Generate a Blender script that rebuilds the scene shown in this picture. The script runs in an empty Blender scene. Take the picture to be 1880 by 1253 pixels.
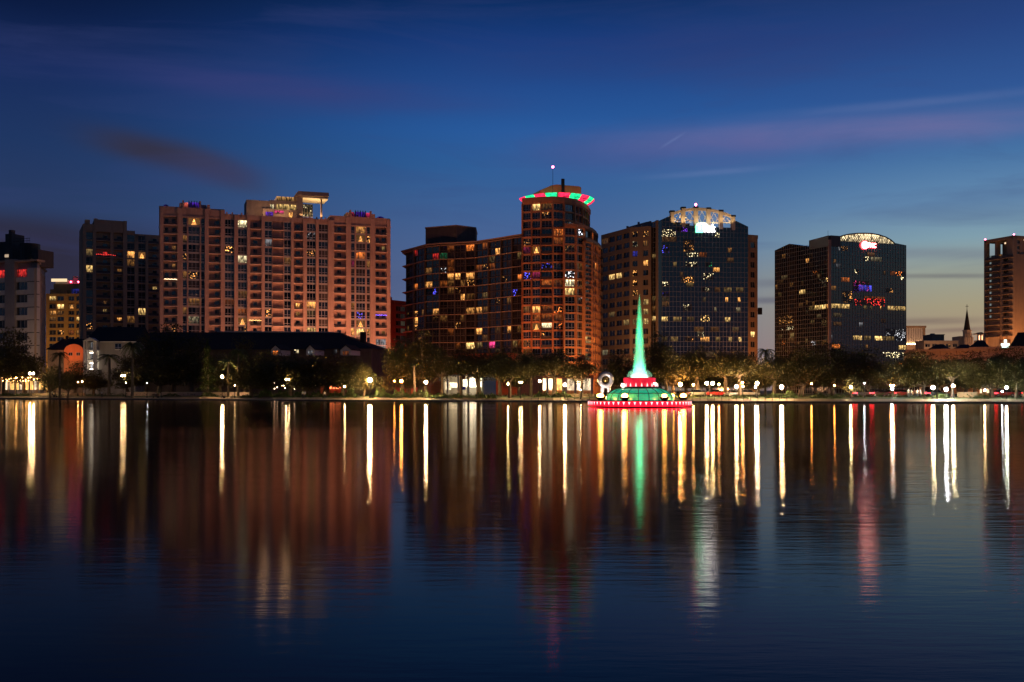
import bpy, math, random
from mathutils import Matrix, Vector
random.seed(7)
S = bpy.context.scene
COL = S.collection
R = math.radians
# ---------------------------------------------------------------- survey: photo pixels to metres
F, YH, H = 1880.0, 717.0, 2.3            # focal length in photo pixels, eye line row, eye height above the lake
def wx(px, Y): return (px - 940.0) / F * Y
def wz(py, Y): return H + (YH - py) / F * Y
def ground(off):                         # height of the bank, measured back from its edge
    P = [(0,.28),(.5,.29),(5,.72),(10,.88),(20,1.0),(1e4,1.0)]
    for (a,x),(b,y) in zip(P,P[1:]):
        if off <= b: return x+(y-x)*(off-a)/(b-a)
def shore(px):                           # distance of the water's edge along the bank
    return F * H / (733.0 + .006383 * px - 1.1317e-6 * px * px - YH)

# ---------------------------------------------------------------- mesh builder
class MB:
    def __init__(s): s.v = []; s.f = []; s.m = []
    def add(s, vs, fs, mi=0):
        n = len(s.v); s.v += [tuple(v) for v in vs]
        for f in fs: s.f.append(tuple(i + n for i in f)); s.m.append(mi)
        return s
    def box(s, x0, x1, y0, y1, z0, z1, mi=0):
        return s.add([(x0,y0,z0),(x1,y0,z0),(x1,y1,z0),(x0,y1,z0),(x0,y0,z1),(x1,y0,z1),(x1,y1,z1),(x0,y1,z1)],
                     [(3,2,1,0),(4,5,6,7),(0,1,5,4),(1,2,6,5),(2,3,7,6),(3,0,4,7)], mi)
    def prism(s, poly, z0, z1, mi=0):    # plan polygon, counter-clockwise
        n = len(poly)
        return s.add([(x,y,z0) for x,y in poly] + [(x,y,z1) for x,y in poly],
                     [tuple(range(n-1,-1,-1)), tuple(range(n,2*n))] + [(i,(i+1)%n,n+(i+1)%n,n+i) for i in range(n)], mi)
    def extr(s, poly, y0, y1, mi=0):     # elevation polygon (x,z), counter-clockwise seen from the front
        n = len(poly)
        return s.add([(x,y0,z) for x,z in poly] + [(x,y1,z) for x,z in poly],
                     [tuple(range(n)), tuple(range(2*n-1,n-1,-1))] + [(i,n+i,n+(i+1)%n,(i+1)%n) for i in range(n)], mi)
    def tube(s, p0, p1, r0, r1=None, n=8, mi=0):
        r1 = r0 if r1 is None else r1
        p0, p1 = Vector(p0), Vector(p1); d = (p1-p0).normalized()
        a = d.orthogonal().normalized(); b = d.cross(a)
        vs = [p0+(a*math.cos(t)+b*math.sin(t))*r0 for t in [2*math.pi*i/n for i in range(n)]] + \
             [p1+(a*math.cos(t)+b*math.sin(t))*r1 for t in [2*math.pi*i/n for i in range(n)]]
        return s.add(vs, [tuple(range(n-1,-1,-1)), tuple(range(n,2*n))] + [(i,(i+1)%n,n+(i+1)%n,n+i) for i in range(n)], mi)
    def path(s, pts, rad, n=8, mi=0):    # one bent, tapering tube
        k = len(pts); P = [Vector(p) for p in pts]; vs = []
        for i in range(k):
            d = (P[min(i+1,k-1)]-P[max(i-1,0)]).normalized()
            a = d.cross(Vector((.31,.93,.17))).normalized(); b = d.cross(a)
            r = rad[i] if isinstance(rad, (list,tuple)) else rad
            vs += [P[i]+(a*math.cos(t)+b*math.sin(t))*r for t in [2*math.pi*j/n for j in range(n)]]
        fs = [tuple(range(n-1,-1,-1)), tuple(range((k-1)*n,k*n))]
        for i in range(k-1): fs += [(i*n+j,i*n+(j+1)%n,(i+1)*n+(j+1)%n,(i+1)*n+j) for j in range(n)]
        return s.add(vs, fs, mi)
    def lathe(s, prof, n=32, mi=0, a0=0, a1=2*math.pi):
        full = abs(a1-a0-2*math.pi) < 1e-6; k = n if full else n+1; vs = []; fs = []
        for r, z in prof: vs += [(r*math.cos(a0+(a1-a0)*i/n), r*math.sin(a0+(a1-a0)*i/n), z) for i in range(k)]
        for j in range(len(prof)-1):
            for i in range(n): fs.append((j*k+i, j*k+(i+1)%k, (j+1)*k+(i+1)%k, (j+1)*k+i))
        return s.add(vs, fs, mi)
    def ball(s, c, r, n=12, mi=0, sz=1.0):
        k = n//2; vs = [(c[0],c[1],c[2]-r*sz)]; fs = []
        for j in range(1,k):
            a = -math.pi/2+math.pi*j/k
            vs += [(c[0]+r*math.cos(a)*math.cos(2*math.pi*i/n), c[1]+r*math.cos(a)*math.sin(2*math.pi*i/n), c[2]+r*sz*math.sin(a)) for i in range(n)]
        vs.append((c[0],c[1],c[2]+r*sz)); t = len(vs)-1
        for i in range(n):
            fs.append((0,1+(i+1)%n,1+i)); fs.append((t,1+(k-2)*n+i,1+(k-2)*n+(i+1)%n))
            for j in range(k-2): fs.append((1+j*n+i,1+j*n+(i+1)%n,1+(j+1)*n+(i+1)%n,1+(j+1)*n+i))
        return s.add(vs, fs, mi)
    def merge(s, o, M, mi=None):
        n = len(s.v); s.v += [tuple(M @ Vector(v)) for v in o.v]
        s.f += [tuple(i+n for i in f) for f in o.f]; s.m += o.m
        return s
    def mesh(s, name, mats, smooth=False):
        me = bpy.data.meshes.new(name); me.from_pydata(s.v, [], s.f)
        for m in (mats if isinstance(mats,(list,tuple)) else [mats]): me.materials.append(m)
        if any(s.m): me.polygons.foreach_set('material_index', s.m)
        if smooth: me.polygons.foreach_set('use_smooth', [True]*len(s.f))
        me.update(); return me

def obj(name, me, mats=None, parent=None, M=None, loc=None, label=None, smooth=False):
    if isinstance(me, MB): me = me.mesh(name, mats, smooth)
    o = bpy.data.objects.new(name, me); COL.objects.link(o)
    if parent is not None: o.parent = parent
    if M is not None: o.matrix_basis = M
    if loc is not None: o.location = loc
    if label: o['label'] = label
    return o
def tag(o, label=None, cat=None, group=None, kind=None):
    for k, v in (('label',label),('category',cat),('group',group),('kind',kind)):
        if v: o[k] = v
    return o
def thing(name, label, cat, loc=(0,0,0), rz=0, group=None, sc=None):
    o = bpy.data.objects.new(name, None); COL.objects.link(o)
    o.location = loc; o.rotation_euler = (0,0,rz); o.empty_display_size = .3
    if sc: o.scale = sc
    return tag(o, label, cat, group)
def clone(src, parent=None):             # a thing with copies of its parts and sub-parts, mesh data shared
    c = src.copy(); COL.objects.link(c)
    if parent is not None: c.parent = parent
    for ch in list(src.children): clone(ch, c)
    return c

class Frame:                             # a facade line from (pixel, distance) to (pixel, distance)
    def __init__(s, a, b):
        s.A = Vector((wx(*a), a[1])); s.B = Vector((wx(*b), b[1]))
        s.L = (s.B-s.A).length; s.d = (s.B-s.A)/s.L; s.n = Vector((-s.d.y, s.d.x))   # n points into the building
        s.M = Matrix(((s.d.x,s.n.x,0,s.A.x),(s.d.y,s.n.y,0,s.A.y),(0,0,1,0),(0,0,0,1)))
    def u(s, px, v=0.0):
        t = (px-940.0)/F; A = s.A+s.n*v
        return (t*A.y-A.x)/(s.d.x-t*s.d.y)
    def z(s, py, px, v=0.0):
        A = s.A+s.n*v
        return wz(py, A.y+s.d.y*s.u(px,v))
    def loc(s, root): return Matrix.Translation(-root.location) @ s.M

# ---------------------------------------------------------------- materials
def lin(c):
    return tuple(((x/255.0)/12.92 if x/255.0 <= .04045 else ((x/255.0+.055)/1.055)**2.4) for x in c)+(1.0,)
def new(name):
    m = bpy.data.materials.new(name); m.use_nodes = True; nt = m.node_tree; nt.nodes.clear()
    out = nt.nodes.new('ShaderNodeOutputMaterial'); return m, nt, out
def N(nt, typ, **kw):
    n = nt.nodes.new(typ)
    for k, v in kw.items():
        if k == 'i':
            for a, b in v.items(): n.inputs[a].default_value = b
        else: setattr(n, k, v)
    return n
def Lk(nt, a, b): nt.links.new(a, b)
def pm(name, col, rough=.75, var=.25, scale=.35, metal=0.0, bump=0.0, spec=.4, rnd=0.0):
    """matt surface whose colour wanders a little, from the thing's own weathering"""
    m, nt, out = new(name)
    p = N(nt,'ShaderNodeBsdfPrincipled', i={'Roughness':rough,'Metallic':metal,'Specular IOR Level':spec})
    tc = N(nt,'ShaderNodeTexCoord')
    a = N(nt,'ShaderNodeTexNoise', i={'Scale':scale,'Detail':6.0,'Roughness':.65}); Lk(nt,tc.outputs['Object'],a.inputs['Vector'])
    mp = N(nt,'ShaderNodeMapping', i={'Scale':(1.3,1.3,.12)}); Lk(nt,tc.outputs['Object'],mp.inputs['Vector'])
    b = N(nt,'ShaderNodeTexNoise', i={'Scale':scale*2.5,'Detail':4.0}); Lk(nt,mp.outputs[0],b.inputs['Vector'])
    ad = N(nt,'ShaderNodeMath', operation='ADD'); Lk(nt,a.outputs['Fac'],ad.inputs[0]); Lk(nt,b.outputs['Fac'],ad.inputs[1])
    mr = N(nt,'ShaderNodeMapRange', i={'From Min':.6,'From Max':1.4,'To Min':1-var,'To Max':1+var}); Lk(nt,ad.outputs[0],mr.inputs['Value'])
    fac = mr.outputs[0]
    if rnd:
        oi = N(nt,'ShaderNodeObjectInfo'); r2 = N(nt,'ShaderNodeMapRange', i={'To Min':1-rnd,'To Max':1+rnd}); Lk(nt,oi.outputs['Random'],r2.inputs['Value'])
        mm = N(nt,'ShaderNodeMath', operation='MULTIPLY'); Lk(nt,fac,mm.inputs[0]); Lk(nt,r2.outputs[0],mm.inputs[1]); fac = mm.outputs[0]
    vm = N(nt,'ShaderNodeVectorMath', operation='SCALE', i={0:col[:3]}); Lk(nt,fac,vm.inputs['Scale']); Lk(nt,vm.outputs[0],p.inputs['Base Color'])
    if bump:
        bp = N(nt,'ShaderNodeBump', i={'Strength':bump,'Distance':.05}); Lk(nt,a.outputs['Fac'],bp.inputs['Height']); Lk(nt,bp.outputs[0],p.inputs['Normal'])
    Lk(nt,p.outputs[0],out.inputs['Surface']); return m
def glass(name, col=(.012,.014,.017), rough=.06, spec=.6, wav=.03, ior=1.75):
    """dark window glass, each pane leaning a hair differently"""
    m, nt, out = new(name)
    p = N(nt,'ShaderNodeBsdfPrincipled', i={'Base Color':col+(1,),'Roughness':rough,'Specular IOR Level':spec,'IOR':ior})
    tc = N(nt,'ShaderNodeTexCoord'); nz = N(nt,'ShaderNodeTexNoise', i={'Scale':.45,'Detail':2.0}); Lk(nt,tc.outputs['Object'],nz.inputs['Vector'])
    bp = N(nt,'ShaderNodeBump', i={'Strength':wav,'Distance':1.0}); Lk(nt,nz.outputs['Fac'],bp.inputs['Height']); Lk(nt,bp.outputs[0],p.inputs['Normal'])
    Lk(nt,p.outputs[0],out.inputs['Surface']); return m
def globe(name, col, st):
    """frosted lamp glass with painted bloom: hottest in the middle, own colour at the edge"""
    m, nt, out = new(name); lw = N(nt,'ShaderNodeLayerWeight', i={'Blend':.5}); iv = N(nt,'ShaderNodeMath', operation='SUBTRACT', i={0:1.0}); Lk(nt,lw.outputs['Facing'],iv.inputs[1])
    pw = N(nt,'ShaderNodeMath', operation='POWER', i={1:2.6}); Lk(nt,iv.outputs[0],pw.inputs[0]); ma = N(nt,'ShaderNodeMath', operation='MULTIPLY_ADD', i={1:st*2.2,2:.9}); Lk(nt,pw.outputs[0],ma.inputs[0])
    e = N(nt,'ShaderNodeEmission', i={'Color':col+(1,)}); Lk(nt,ma.outputs[0],e.inputs['Strength']); Lk(nt,e.outputs[0],out.inputs['Surface']); return m
def emit(name, col, st, samp='AUTO'):
    m, nt, out = new(name); e = N(nt,'ShaderNodeEmission', i={'Color':col+(1,) if len(col)==3 else col,'Strength':st})
    Lk(nt,e.outputs[0],out.inputs['Surface']); m.cycles.emission_sampling = samp; return m
def litwin(name, col, st, kind='room'):
    """a lit room behind glass: curtains, furniture and lamps break the light up"""
    m, nt, out = new(name)
    tc = N(nt,'ShaderNodeTexCoord'); oi = N(nt,'ShaderNodeObjectInfo')
    off = N(nt,'ShaderNodeVectorMath', operation='SCALE', i={0:(37.0,11.0,23.0)}); Lk(nt,oi.outputs['Random'],off.inputs['Scale'])
    mp = N(nt,'ShaderNodeMapping'); Lk(nt,tc.outputs['Object'],mp.inputs['Vector']); Lk(nt,off.outputs[0],mp.inputs['Location'])
    if kind == 'room':
        mp.inputs['Scale'].default_value = (1.6,1.0,.55)
        a = N(nt,'ShaderNodeTexNoise', i={'Scale':1.1,'Detail':3.0}); Lk(nt,mp.outputs[0],a.inputs['Vector'])
        m1 = N(nt,'ShaderNodeMapRange', i={'From Min':.40,'From Max':.60,'To Min':.10,'To Max':1.0}); Lk(nt,a.outputs['Fac'],m1.inputs['Value'])
        sp = N(nt,'ShaderNodeSeparateXYZ'); Lk(nt,tc.outputs['Generated'],sp.inputs[0])
        zt = N(nt,'ShaderNodeMapRange', i={'From Min':.15,'From Max':.95,'To Min':.25,'To Max':1.15}); Lk(nt,sp.outputs['Z'],zt.inputs['Value'])   # ceiling light falls off towards the floor
        vo = N(nt,'ShaderNodeTexVoronoi', i={'Scale':1.3}); Lk(nt,mp.outputs[0],vo.inputs['Vector'])
        lm = N(nt,'ShaderNodeMapRange', i={'From Min':.08,'From Max':.22,'To Min':1.6,'To Max':.0}); Lk(nt,vo.outputs['Distance'],lm.inputs['Value'])
        m2 = N(nt,'ShaderNodeMath', operation='MULTIPLY'); Lk(nt,m1.outputs[0],m2.inputs[0]); Lk(nt,zt.outputs[0],m2.inputs[1])
        mr = N(nt,'ShaderNodeMath', operation='ADD'); Lk(nt,m2.outputs[0],mr.inputs[0]); Lk(nt,lm.outputs[0],mr.inputs[1])
    elif kind == 'spark':  # glowing dots; on tower glass they paint reflected city lights
        a = N(nt,'ShaderNodeTexVoronoi', i={'Scale':1.7}); Lk(nt,mp.outputs[0],a.inputs['Vector'])
        n2 = N(nt,'ShaderNodeTexNoise', i={'Scale':.4}); Lk(nt,mp.outputs[0],n2.inputs['Vector'])
        m1 = N(nt,'ShaderNodeMapRange', i={'From Min':.10,'From Max':.36,'To Min':1.9,'To Max':.0}); Lk(nt,a.outputs['Distance'],m1.inputs['Value'])
        m2 = N(nt,'ShaderNodeMapRange', i={'From Min':.42,'From Max':.6,'To Min':.0,'To Max':1.0}); Lk(nt,n2.outputs['Fac'],m2.inputs['Value'])
        mr = N(nt,'ShaderNodeMath', operation='MULTIPLY'); Lk(nt,m1.outputs[0],mr.inputs[0]); Lk(nt,m2.outputs[0],mr.inputs[1])
    else:                                # a lit fir tree standing in the window
        sp = N(nt,'ShaderNodeSeparateXYZ'); Lk(nt,tc.outputs['Object'],sp.inputs[0])
        ab = N(nt,'ShaderNodeMath', operation='ABSOLUTE'); Lk(nt,sp.outputs['X'],ab.inputs[0])
        z1 = N(nt,'ShaderNodeMapRange', i={'From Min':-.95,'From Max':.95,'To Min':.8,'To Max':.0}); Lk(nt,sp.outputs['Z'],z1.inputs['Value'])
        lt = N(nt,'ShaderNodeMath', operation='LESS_THAN'); Lk(nt,ab.outputs[0],lt.inputs[0]); Lk(nt,z1.outputs[0],lt.inputs[1])
        a = N(nt,'ShaderNodeTexVoronoi', i={'Scale':3.0}); Lk(nt,mp.outputs[0],a.inputs['Vector'])
        m1 = N(nt,'ShaderNodeMapRange', i={'From Min':.1,'From Max':.5,'To Min':1.6,'To Max':.25}); Lk(nt,a.outputs['Distance'],m1.inputs['Value'])
        m3 = N(nt,'ShaderNodeMath', operation='MULTIPLY'); Lk(nt,lt.outputs[0],m3.inputs[0]); Lk(nt,m1.outputs[0],m3.inputs[1])
        mr = N(nt,'ShaderNodeMath', operation='ADD', i={1:.04}); Lk(nt,m3.outputs[0],mr.inputs[0])
    rr = N(nt,'ShaderNodeMapRange', i={'To Min':.4*st,'To Max':1.3*st}); Lk(nt,oi.outputs['Random'],rr.inputs['Value'])
    ml = N(nt,'ShaderNodeMath', operation='MULTIPLY'); Lk(nt,mr.outputs[0],ml.inputs[0]); Lk(nt,rr.outputs[0],ml.inputs[1])
    p = N(nt,'ShaderNodeBsdfPrincipled', i={'Base Color':(.012,.014,.017,1),'Roughness':.08,'Emission Color':col+(1,)})
    Lk(nt,ml.outputs[0],p.inputs['Emission Strength']); Lk(nt,p.outputs[0],out.inputs['Surface'])
    m.cycles.emission_sampling = 'NONE'; return m
LIT = {}
for k, c in {'warm':(1,.42,.10),'yel':(1,.62,.20),'pale':(1,.82,.45),'org':(1,.24,.04),'white':(.95,.95,1),'red':(1,.04,.03),'pink':(1,.06,.25),'blue':(.1,.1,1),'vio':(.28,.06,1),'grn':(.05,.75,.3)}.items():
    LIT[k] = litwin('lit_room_'+k, c, 2.3 if k in ('warm','yel','pale','white') else (.9 if k == 'red' else 1.7))
    LIT['d'+k] = litwin('dim_room_'+k, c, .26)
    LIT['s'+k] = litwin('room_and_reflection_sparkle_'+k, c, 3.0, 'spark')
def drape(name, col, cover):
    """drawn curtains behind dark glass, open in the middle by a varying amount"""
    m, nt, out = new(name); tc = N(nt,'ShaderNodeTexCoord'); sp = N(nt,'ShaderNodeSeparateXYZ'); Lk(nt,tc.outputs['Generated'],sp.inputs[0])
    wv = N(nt,'ShaderNodeTexWave', i={'Scale':9.0,'Distortion':1.0}); Lk(nt,tc.outputs['Generated'],wv.inputs['Vector'])
    a = N(nt,'ShaderNodeMath', operation='GREATER_THAN', i={1:1-cover}); Lk(nt,sp.outputs['X'],a.inputs[0]); mr = N(nt,'ShaderNodeMapRange', i={'To Min':.6,'To Max':1.0}); Lk(nt,wv.outputs['Fac'],mr.inputs['Value'])
    ml = N(nt,'ShaderNodeMath', operation='MULTIPLY'); Lk(nt,a.outputs[0],ml.inputs[0]); Lk(nt,mr.outputs[0],ml.inputs[1]); vm = N(nt,'ShaderNodeVectorMath', operation='SCALE', i={0:col}); Lk(nt,ml.outputs[0],vm.inputs['Scale'])
    p = N(nt,'ShaderNodeBsdfPrincipled', i={'Roughness':.2}); Lk(nt,vm.outputs[0],p.inputs['Base Color']); Lk(nt,p.outputs[0],out.inputs['Surface']); return m
LIT['c1'] = drape('pale_curtain',(.085,.072,.062),.55); LIT['c2'] = drape('beige_curtain',(.045,.038,.03),.95); LIT['c3'] = drape('grey_curtain',(.07,.068,.068),.30)
LIT['fwarm'] = litwin('faint_warm_room', (1,.45,.14), .11); LIT['fyel'] = litwin('faint_yellow_room', (1,.68,.3), .10)
LIT['tree'] = litwin('fir_tree_lights', (1,.42,.10), 3.2, 'tree')
GL = glass('window_glass'); GLB = glass('curtain_wall_glass', (.006,.008,.011), .03, .5, .02, 2.05)
M_pink = pm('pink_stucco', (.44,.31,.255), .85, .26)
M_pier = pm('pink_stucco_pier', (.48,.34,.28), .85, .24)
M_slab = pm('painted_slab_edge', (.62,.46,.38), .8, .12)
M_dark = pm('dark_recess_stucco', (.27,.19,.15), .9, .2)
M_frame = pm('grey_window_frame', (.34,.33,.34), .5, .1)
M_rail = pm('dark_balcony_railing', (.07,.06,.06), .5, .1)
M_grey = pm('grey_concrete', (.30,.28,.27), .85, .2)
M_beige = pm('beige_precast', (.44,.34,.25), .85, .18)
M_white = pm('white_painted_wall', (.62,.58,.52), .8, .12)
M_roof = pm('dark_roof_shingle', (.022,.021,.022), .9, .3, 1.2)
M_black = pm('black_metal', (.02,.02,.02), .5, .1)
M_bronze = pm('bronze_mullion', (.10,.085,.07), .4, .1)
M_mull = pm('grey_mullion', (.36,.34,.33), .4, .08)
M_steel = pm('warm_painted_steel', (.55,.47,.38), .5, .1)
M_plant = pm('dark_roof_plant_metal', (.075,.07,.07), .8, .3)
M_amber = pm('amber_stucco', (.50,.31,.13), .85, .2)
M_red = pm('red_brick', (.36,.09,.05), .85, .2)
M_orange = pm('orange_stucco', (.56,.20,.08), .85, .15)
M_tan = pm('tan_concrete', (.42,.30,.20), .85, .15)

WIN = {}
def window(w, h, bars=1, trans=True, pane='', frame=None, dep=.12):
    """one window: a frame with its bars round a pane set back behind them"""
    key = (round(w,2), round(h,2), bars, trans, pane, frame.name if frame else '')
    if key in WIN: return WIN[key]
    b = MB(); t = .07; x, z = w/2, h/2
    b.box(-x,x,0,dep,z-t,z); b.box(-x,x,0,dep,-z,-z+t); b.box(-x,-x+t,.003,dep,-z+t,z-t); b.box(x-t,x,.003,dep,-z+t,z-t)
    for i in range(1, bars):
        c = -x+w*i/bars; b.box(c-.05,c+.05,.006,dep,-z+t,z-t)
    if trans: b.box(-x+t,x-t,.009,dep,-z*.42-.05,-z*.42+.05)
    b.box(-x+t*.5,x-t*.5,dep*.6,dep*1.6,-z+t*.5,z-t*.5,1)
    me = b.mesh('window', [frame or M_frame, LIT[pane] if pane else GL]); me['src'] = 1
    WIN[key] = me; WIN[me.name] = b; return me
def many(root, name, items, limit=100):
    """items: (mesh, matrix, label, first): the most telling ones as parts of their own, any beyond the limit as one part"""
    items = sorted(items, key=lambda t: -t[3])
    for me, M, lab, _ in items[:limit]: obj(name, me, parent=root, M=M, label=lab)
    if items[limit:]:
        b = MB(); mats = []
        for me, M, lab, _ in items[limit:]:
            src = WIN[me.name]; n = len(b.v); ix = []
            for m in me.materials:
                if m not in mats: mats.append(m)
                ix.append(mats.index(m))
            b.v += [tuple(M @ Vector(v)) for v in src.v]; b.f += [tuple(i+n for i in f) for f in src.f]; b.m += [ix[i] for i in src.m]
        o = obj(name, b, mats, root); o['kind'] = 'stuff'
COLN = {'warm':'warm','yel':'yellow','pale':'pale yellow','org':'orange','white':'white','red':'red','pink':'pink','blue':'blue','vio':'violet','grn':'green'}
def wlabel(k):
    if k == 'tree': return 'window with a lit Christmas tree behind it'
    if k[0] == 'd' and k[1:] in COLN: return 'dimly lit %s window' % COLN[k[1:]]
    if k[0] == 's' and k[1:] in COLN: return 'window with painted sparkle of %s lights' % COLN[k[1:]]
    if k[0] == 'f': return 'faintly lit window'
    return 'brightly lit %s window' % COLN[k]
def assign(slots, lits, dim=.07):
    """slots: [px, py, ...]; lits: (px, py, kind): light the nearest window to each"""
    got = {}
    for px, py, k in lits:
        j = min(range(len(slots)), key=lambda i: (slots[i][0]-px)**2+(slots[i][1]-py)**2)
        if (slots[j][0]-px)**2+(slots[j][1]-py)**2 < 500: got[j] = k
    rg = random.Random(len(slots)*7+3)      # a scatter of rooms with a low light on
    for i in range(len(slots)):
        if i not in got and rg.random() < dim: got[i] = rg.choice(('dwarm','dwarm','dorg','dyel','dorg','swarm'))
    return got
def topx(P): return 940+P[0]/P[1]*F, YH-(P[2]-H)/P[1]*F
G0 = 1.0                                  # street level above the lake
def building(name, label, cat, fr, group=None):
    return thing(name, label, cat, (fr.A.x, fr.A.y, G0), group=group)
def world_px(fr, u, v, z):
    p = fr.M @ Vector((u, v, z)); return 940+p.x/p.y*F, YH-(z-H)/p.y*F
def place(root, fr, specs, lits, name='window', limit=100):
    """specs: (u, v, z, w, h, bars, trans): build each window, lit where the photograph shows a light"""
    slots = [world_px(fr, s[0], s[1], s[2]) for s in specs]
    got = assign(slots, lits); W = fr.loc(root); items = []
    rg = random.Random(len(specs))
    for i, (u, v, z, w, h, bars, tr) in enumerate(specs):
        k = got.get(i, ''); c = k or rg.choice(('','','','','c1','c2','c3','c3'))
        items.append((window(w, h, bars, tr, c), W @ Matrix.Translation((u, v, z)), wlabel(k) if k else None, bool(k)))
    many(root, name, items, limit)

# ================================================================= pink apartment slab
def pink_block():
    fr = Frame((292,335), (716,360)); q = lambda zx: fr.u(260+zx/3.481)
    root = building('apartment_block', 'wide pink apartment block with uplit facade and glowing rooftop lounge', 'building', fr); W = fr.loc(root)
    ft, fh, n = 59.6, 2.97, 14
    zb = ft-n*fh
    w = MB(); D = 20.0
    w.box(0, fr.L, .95, D, 0, 61.2)                                  # main body behind the bays
    lay = [(118,140,'p'),(140,228,'b2'),(228,262,'p'),(262,290,'w1'),(290,298,'m'),(298,372,'w3'),(372,380,'m'),(380,404,'w1'),(404,430,'p'),(430,505,'b1'),(505,532,'p'),
           (532,592,'w3'),(592,616,'p'),(616,674,'w3'),(674,694,'p'),(694,766,'b1'),(766,787,'p'),(787,834,'w2'),(834,839,'m'),(839,906,'b0'),(906,911,'m'),(911,955,'w2'),(955,974,'p'),
           (974,1032,'b1'),(1032,1056,'p'),(1056,1114,'w3'),(1114,1132,'p'),(1132,1192,'w3'),(1192,1230,'p'),(1230,1306,'b1'),(1306,1338,'p'),(1338,1364,'w1'),(1364,1372,'m'),(1372,1432,'w3'),(1432,1440,'m'),(1440,1462,'w1'),(1462,1494,'p'),(1494,1566,'b2'),(1566,1590,'p')]
    for a, b, k in lay:
        if k == 'p': w.box(q(a), q(b), -.2, 1.7, 0, 61.0 if 532 < a < 1200 else 62.4)
        if k == 'm': w.box(q(a), q(b), .35, 1.7, zb-.1, 60.6)
    for a, b, k in lay:
        if k[0] == 'w':
            for i in range(n+1): w.box(q(a)+.01, q(b)-.01, .6, 1.7, ft-i*fh-.17, ft-i*fh+.36, 1)
    # parapets
    w.box(0, q(530), .25, D+.2, 59.9, 62.7); w.box(q(1205), fr.L, .25, D+.2, 59.9, 62.7)
    w.box(q(530)+.02, q(1205)-.02, .45, D-.2, 59.7, 61.3)
    for zx in (545,580,640,670,1045,1075,1120,1150,1175): w.box(q(zx)-.22, q(zx)+.22, .2, .5, 59.9, 61.9)
    w.box(q(118)-.25, q(530)+.15, .02, .6, 59.35, 59.85); w.box(q(1205)-.1, fr.L+.3, .02, .6, 59.35, 59.85)
    # crowns over the two wings
    for a, b, c, d in ((242,265,375,437),(1310,1335,1465,1492)):
        w.box(q(a), q(b), -.1, 6, 62.5, 64.0); w.box(q(c)+2.2 if a < 300 else q(c), q(d), -.1, 6, 62.5, 63.9); w.box(q(b), q(d)-1, 3, 6, 62.6, 64.3)
        for zx in (b, c): w.box(q(zx)-.25, q(zx)+.25, -.3, 1.5, 62.3, 64.9)
    w.box(q(440), q(528), .1, .3, 60.2, 62.3)
    # ends, base block under the right wing
    w.box(q(1494), q(1570), -.12, 1.7, 0, wz(340+968/3.481, 358))
    wall = obj('wall', w, [M_pink, M_mull], root, W)
    # crowns' coloured glass
    for a, b, kind in ((266,298,'org'),(1337,1364,'pink'),(1437,1464,'pink')):
        obj('crown_panel', MB().box(q(a)+.1, q(b)-.1, 1.0, 1.3, 62.9, 64.4), LITP[kind], root, W, label='red glowing panel of the rooftop crown')
    for a, b in ((303,370),(1368,1432)):
        p = obj('crown_panel', MB().box(q(a), q(b), .9, 1.3, 62.4, 64.6), LITP['vio'], root, W, label='violet glowing panel of the rooftop crown')
        f = MB()
        for i in range(5): c = q(a)+(q(b)-q(a))*i/4; f.box(c-.12, c+.12, .3, .88, 62.3, 64.95)
        obj('fin', f, M_black, p)
    for a, b in ((135,176),(1508,1564)):
        c = (q(a)+q(b))/2; r = (q(b)-q(a))/2
        m = MB().lathe([(r,0),(r*.93,.35),(r*.7,.75),(r*.35,1.0),(.01,1.08)], 20)
        obj('corner_dome', m, LITP['dvio'], root, W @ Matrix.Translation((c,3.0,62.68)), smooth=True)
    # window bays, slab edges, balconies
    specs, doors, slabs, bal = [], [], [], []
    for a, b, k in lay:
        u0, u1 = q(a), q(b); c = (u0+u1)/2; wd = u1-u0
        for i in range(n):
            z0 = ft-(i+1)*fh
            if k[0] == 'w': specs.append((c, .62, z0+1.62, wd-.04, 2.45, int(k[1]), True))
            if k == 'b2':
                for s in (-.27, .25): doors.append((c+s*wd, .80, z0+1.45, 1.25, 1.45, 1, False))
            if k == 'b1': doors.append((c+.2*wd*(1 if a < 600 else -.2), .80, z0+1.5, 1.45, 1.5, 1, False))
            if k[0] == 'b': bal.append((u0, u1, z0))
    tr = 'tree'
    z4 = lambda L: [(260+x/3.481, 340+y/3.481, k) for x, y, k in L]
    place(root, fr, specs, z4([(335,225,tr),(645,255,'pale'),(275,345,'dwarm'),(540,435,'swarm'),(640,495,'pale'),(277,462,'swarm'),(1393,290,'warm'),(1405,350,tr),(1400,460,'org'),(275,580,'dwarm'),(310,600,'swarm'),
        (630,680,'dwarm'),(1085,745,'warm'),(1075,812,'dyel'),(265,830,'dwarm'),(640,855,tr),(1395,880,tr),(1350,915,'warm'),(1400,915,'yel'),(1450,930,'warm'),(1075,912,'yel'),(1095,455,'swarm'),(330,770,'dwarm'),(330,890,'dpale'),(1345,525,'dpink'),(1080,350,'swhite'),(810,385,'dwhite'),(800,840,'swarm'),(1445,520,'dwarm'),(1385,815,'sblue')]))
    place(root, fr, doors, z4([(480,590,'swarm'),(205,412,'dwarm'),(985,745,'warm'),(985,808,'dwarm')]), 'balcony_door')
    kinds = {}
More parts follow.
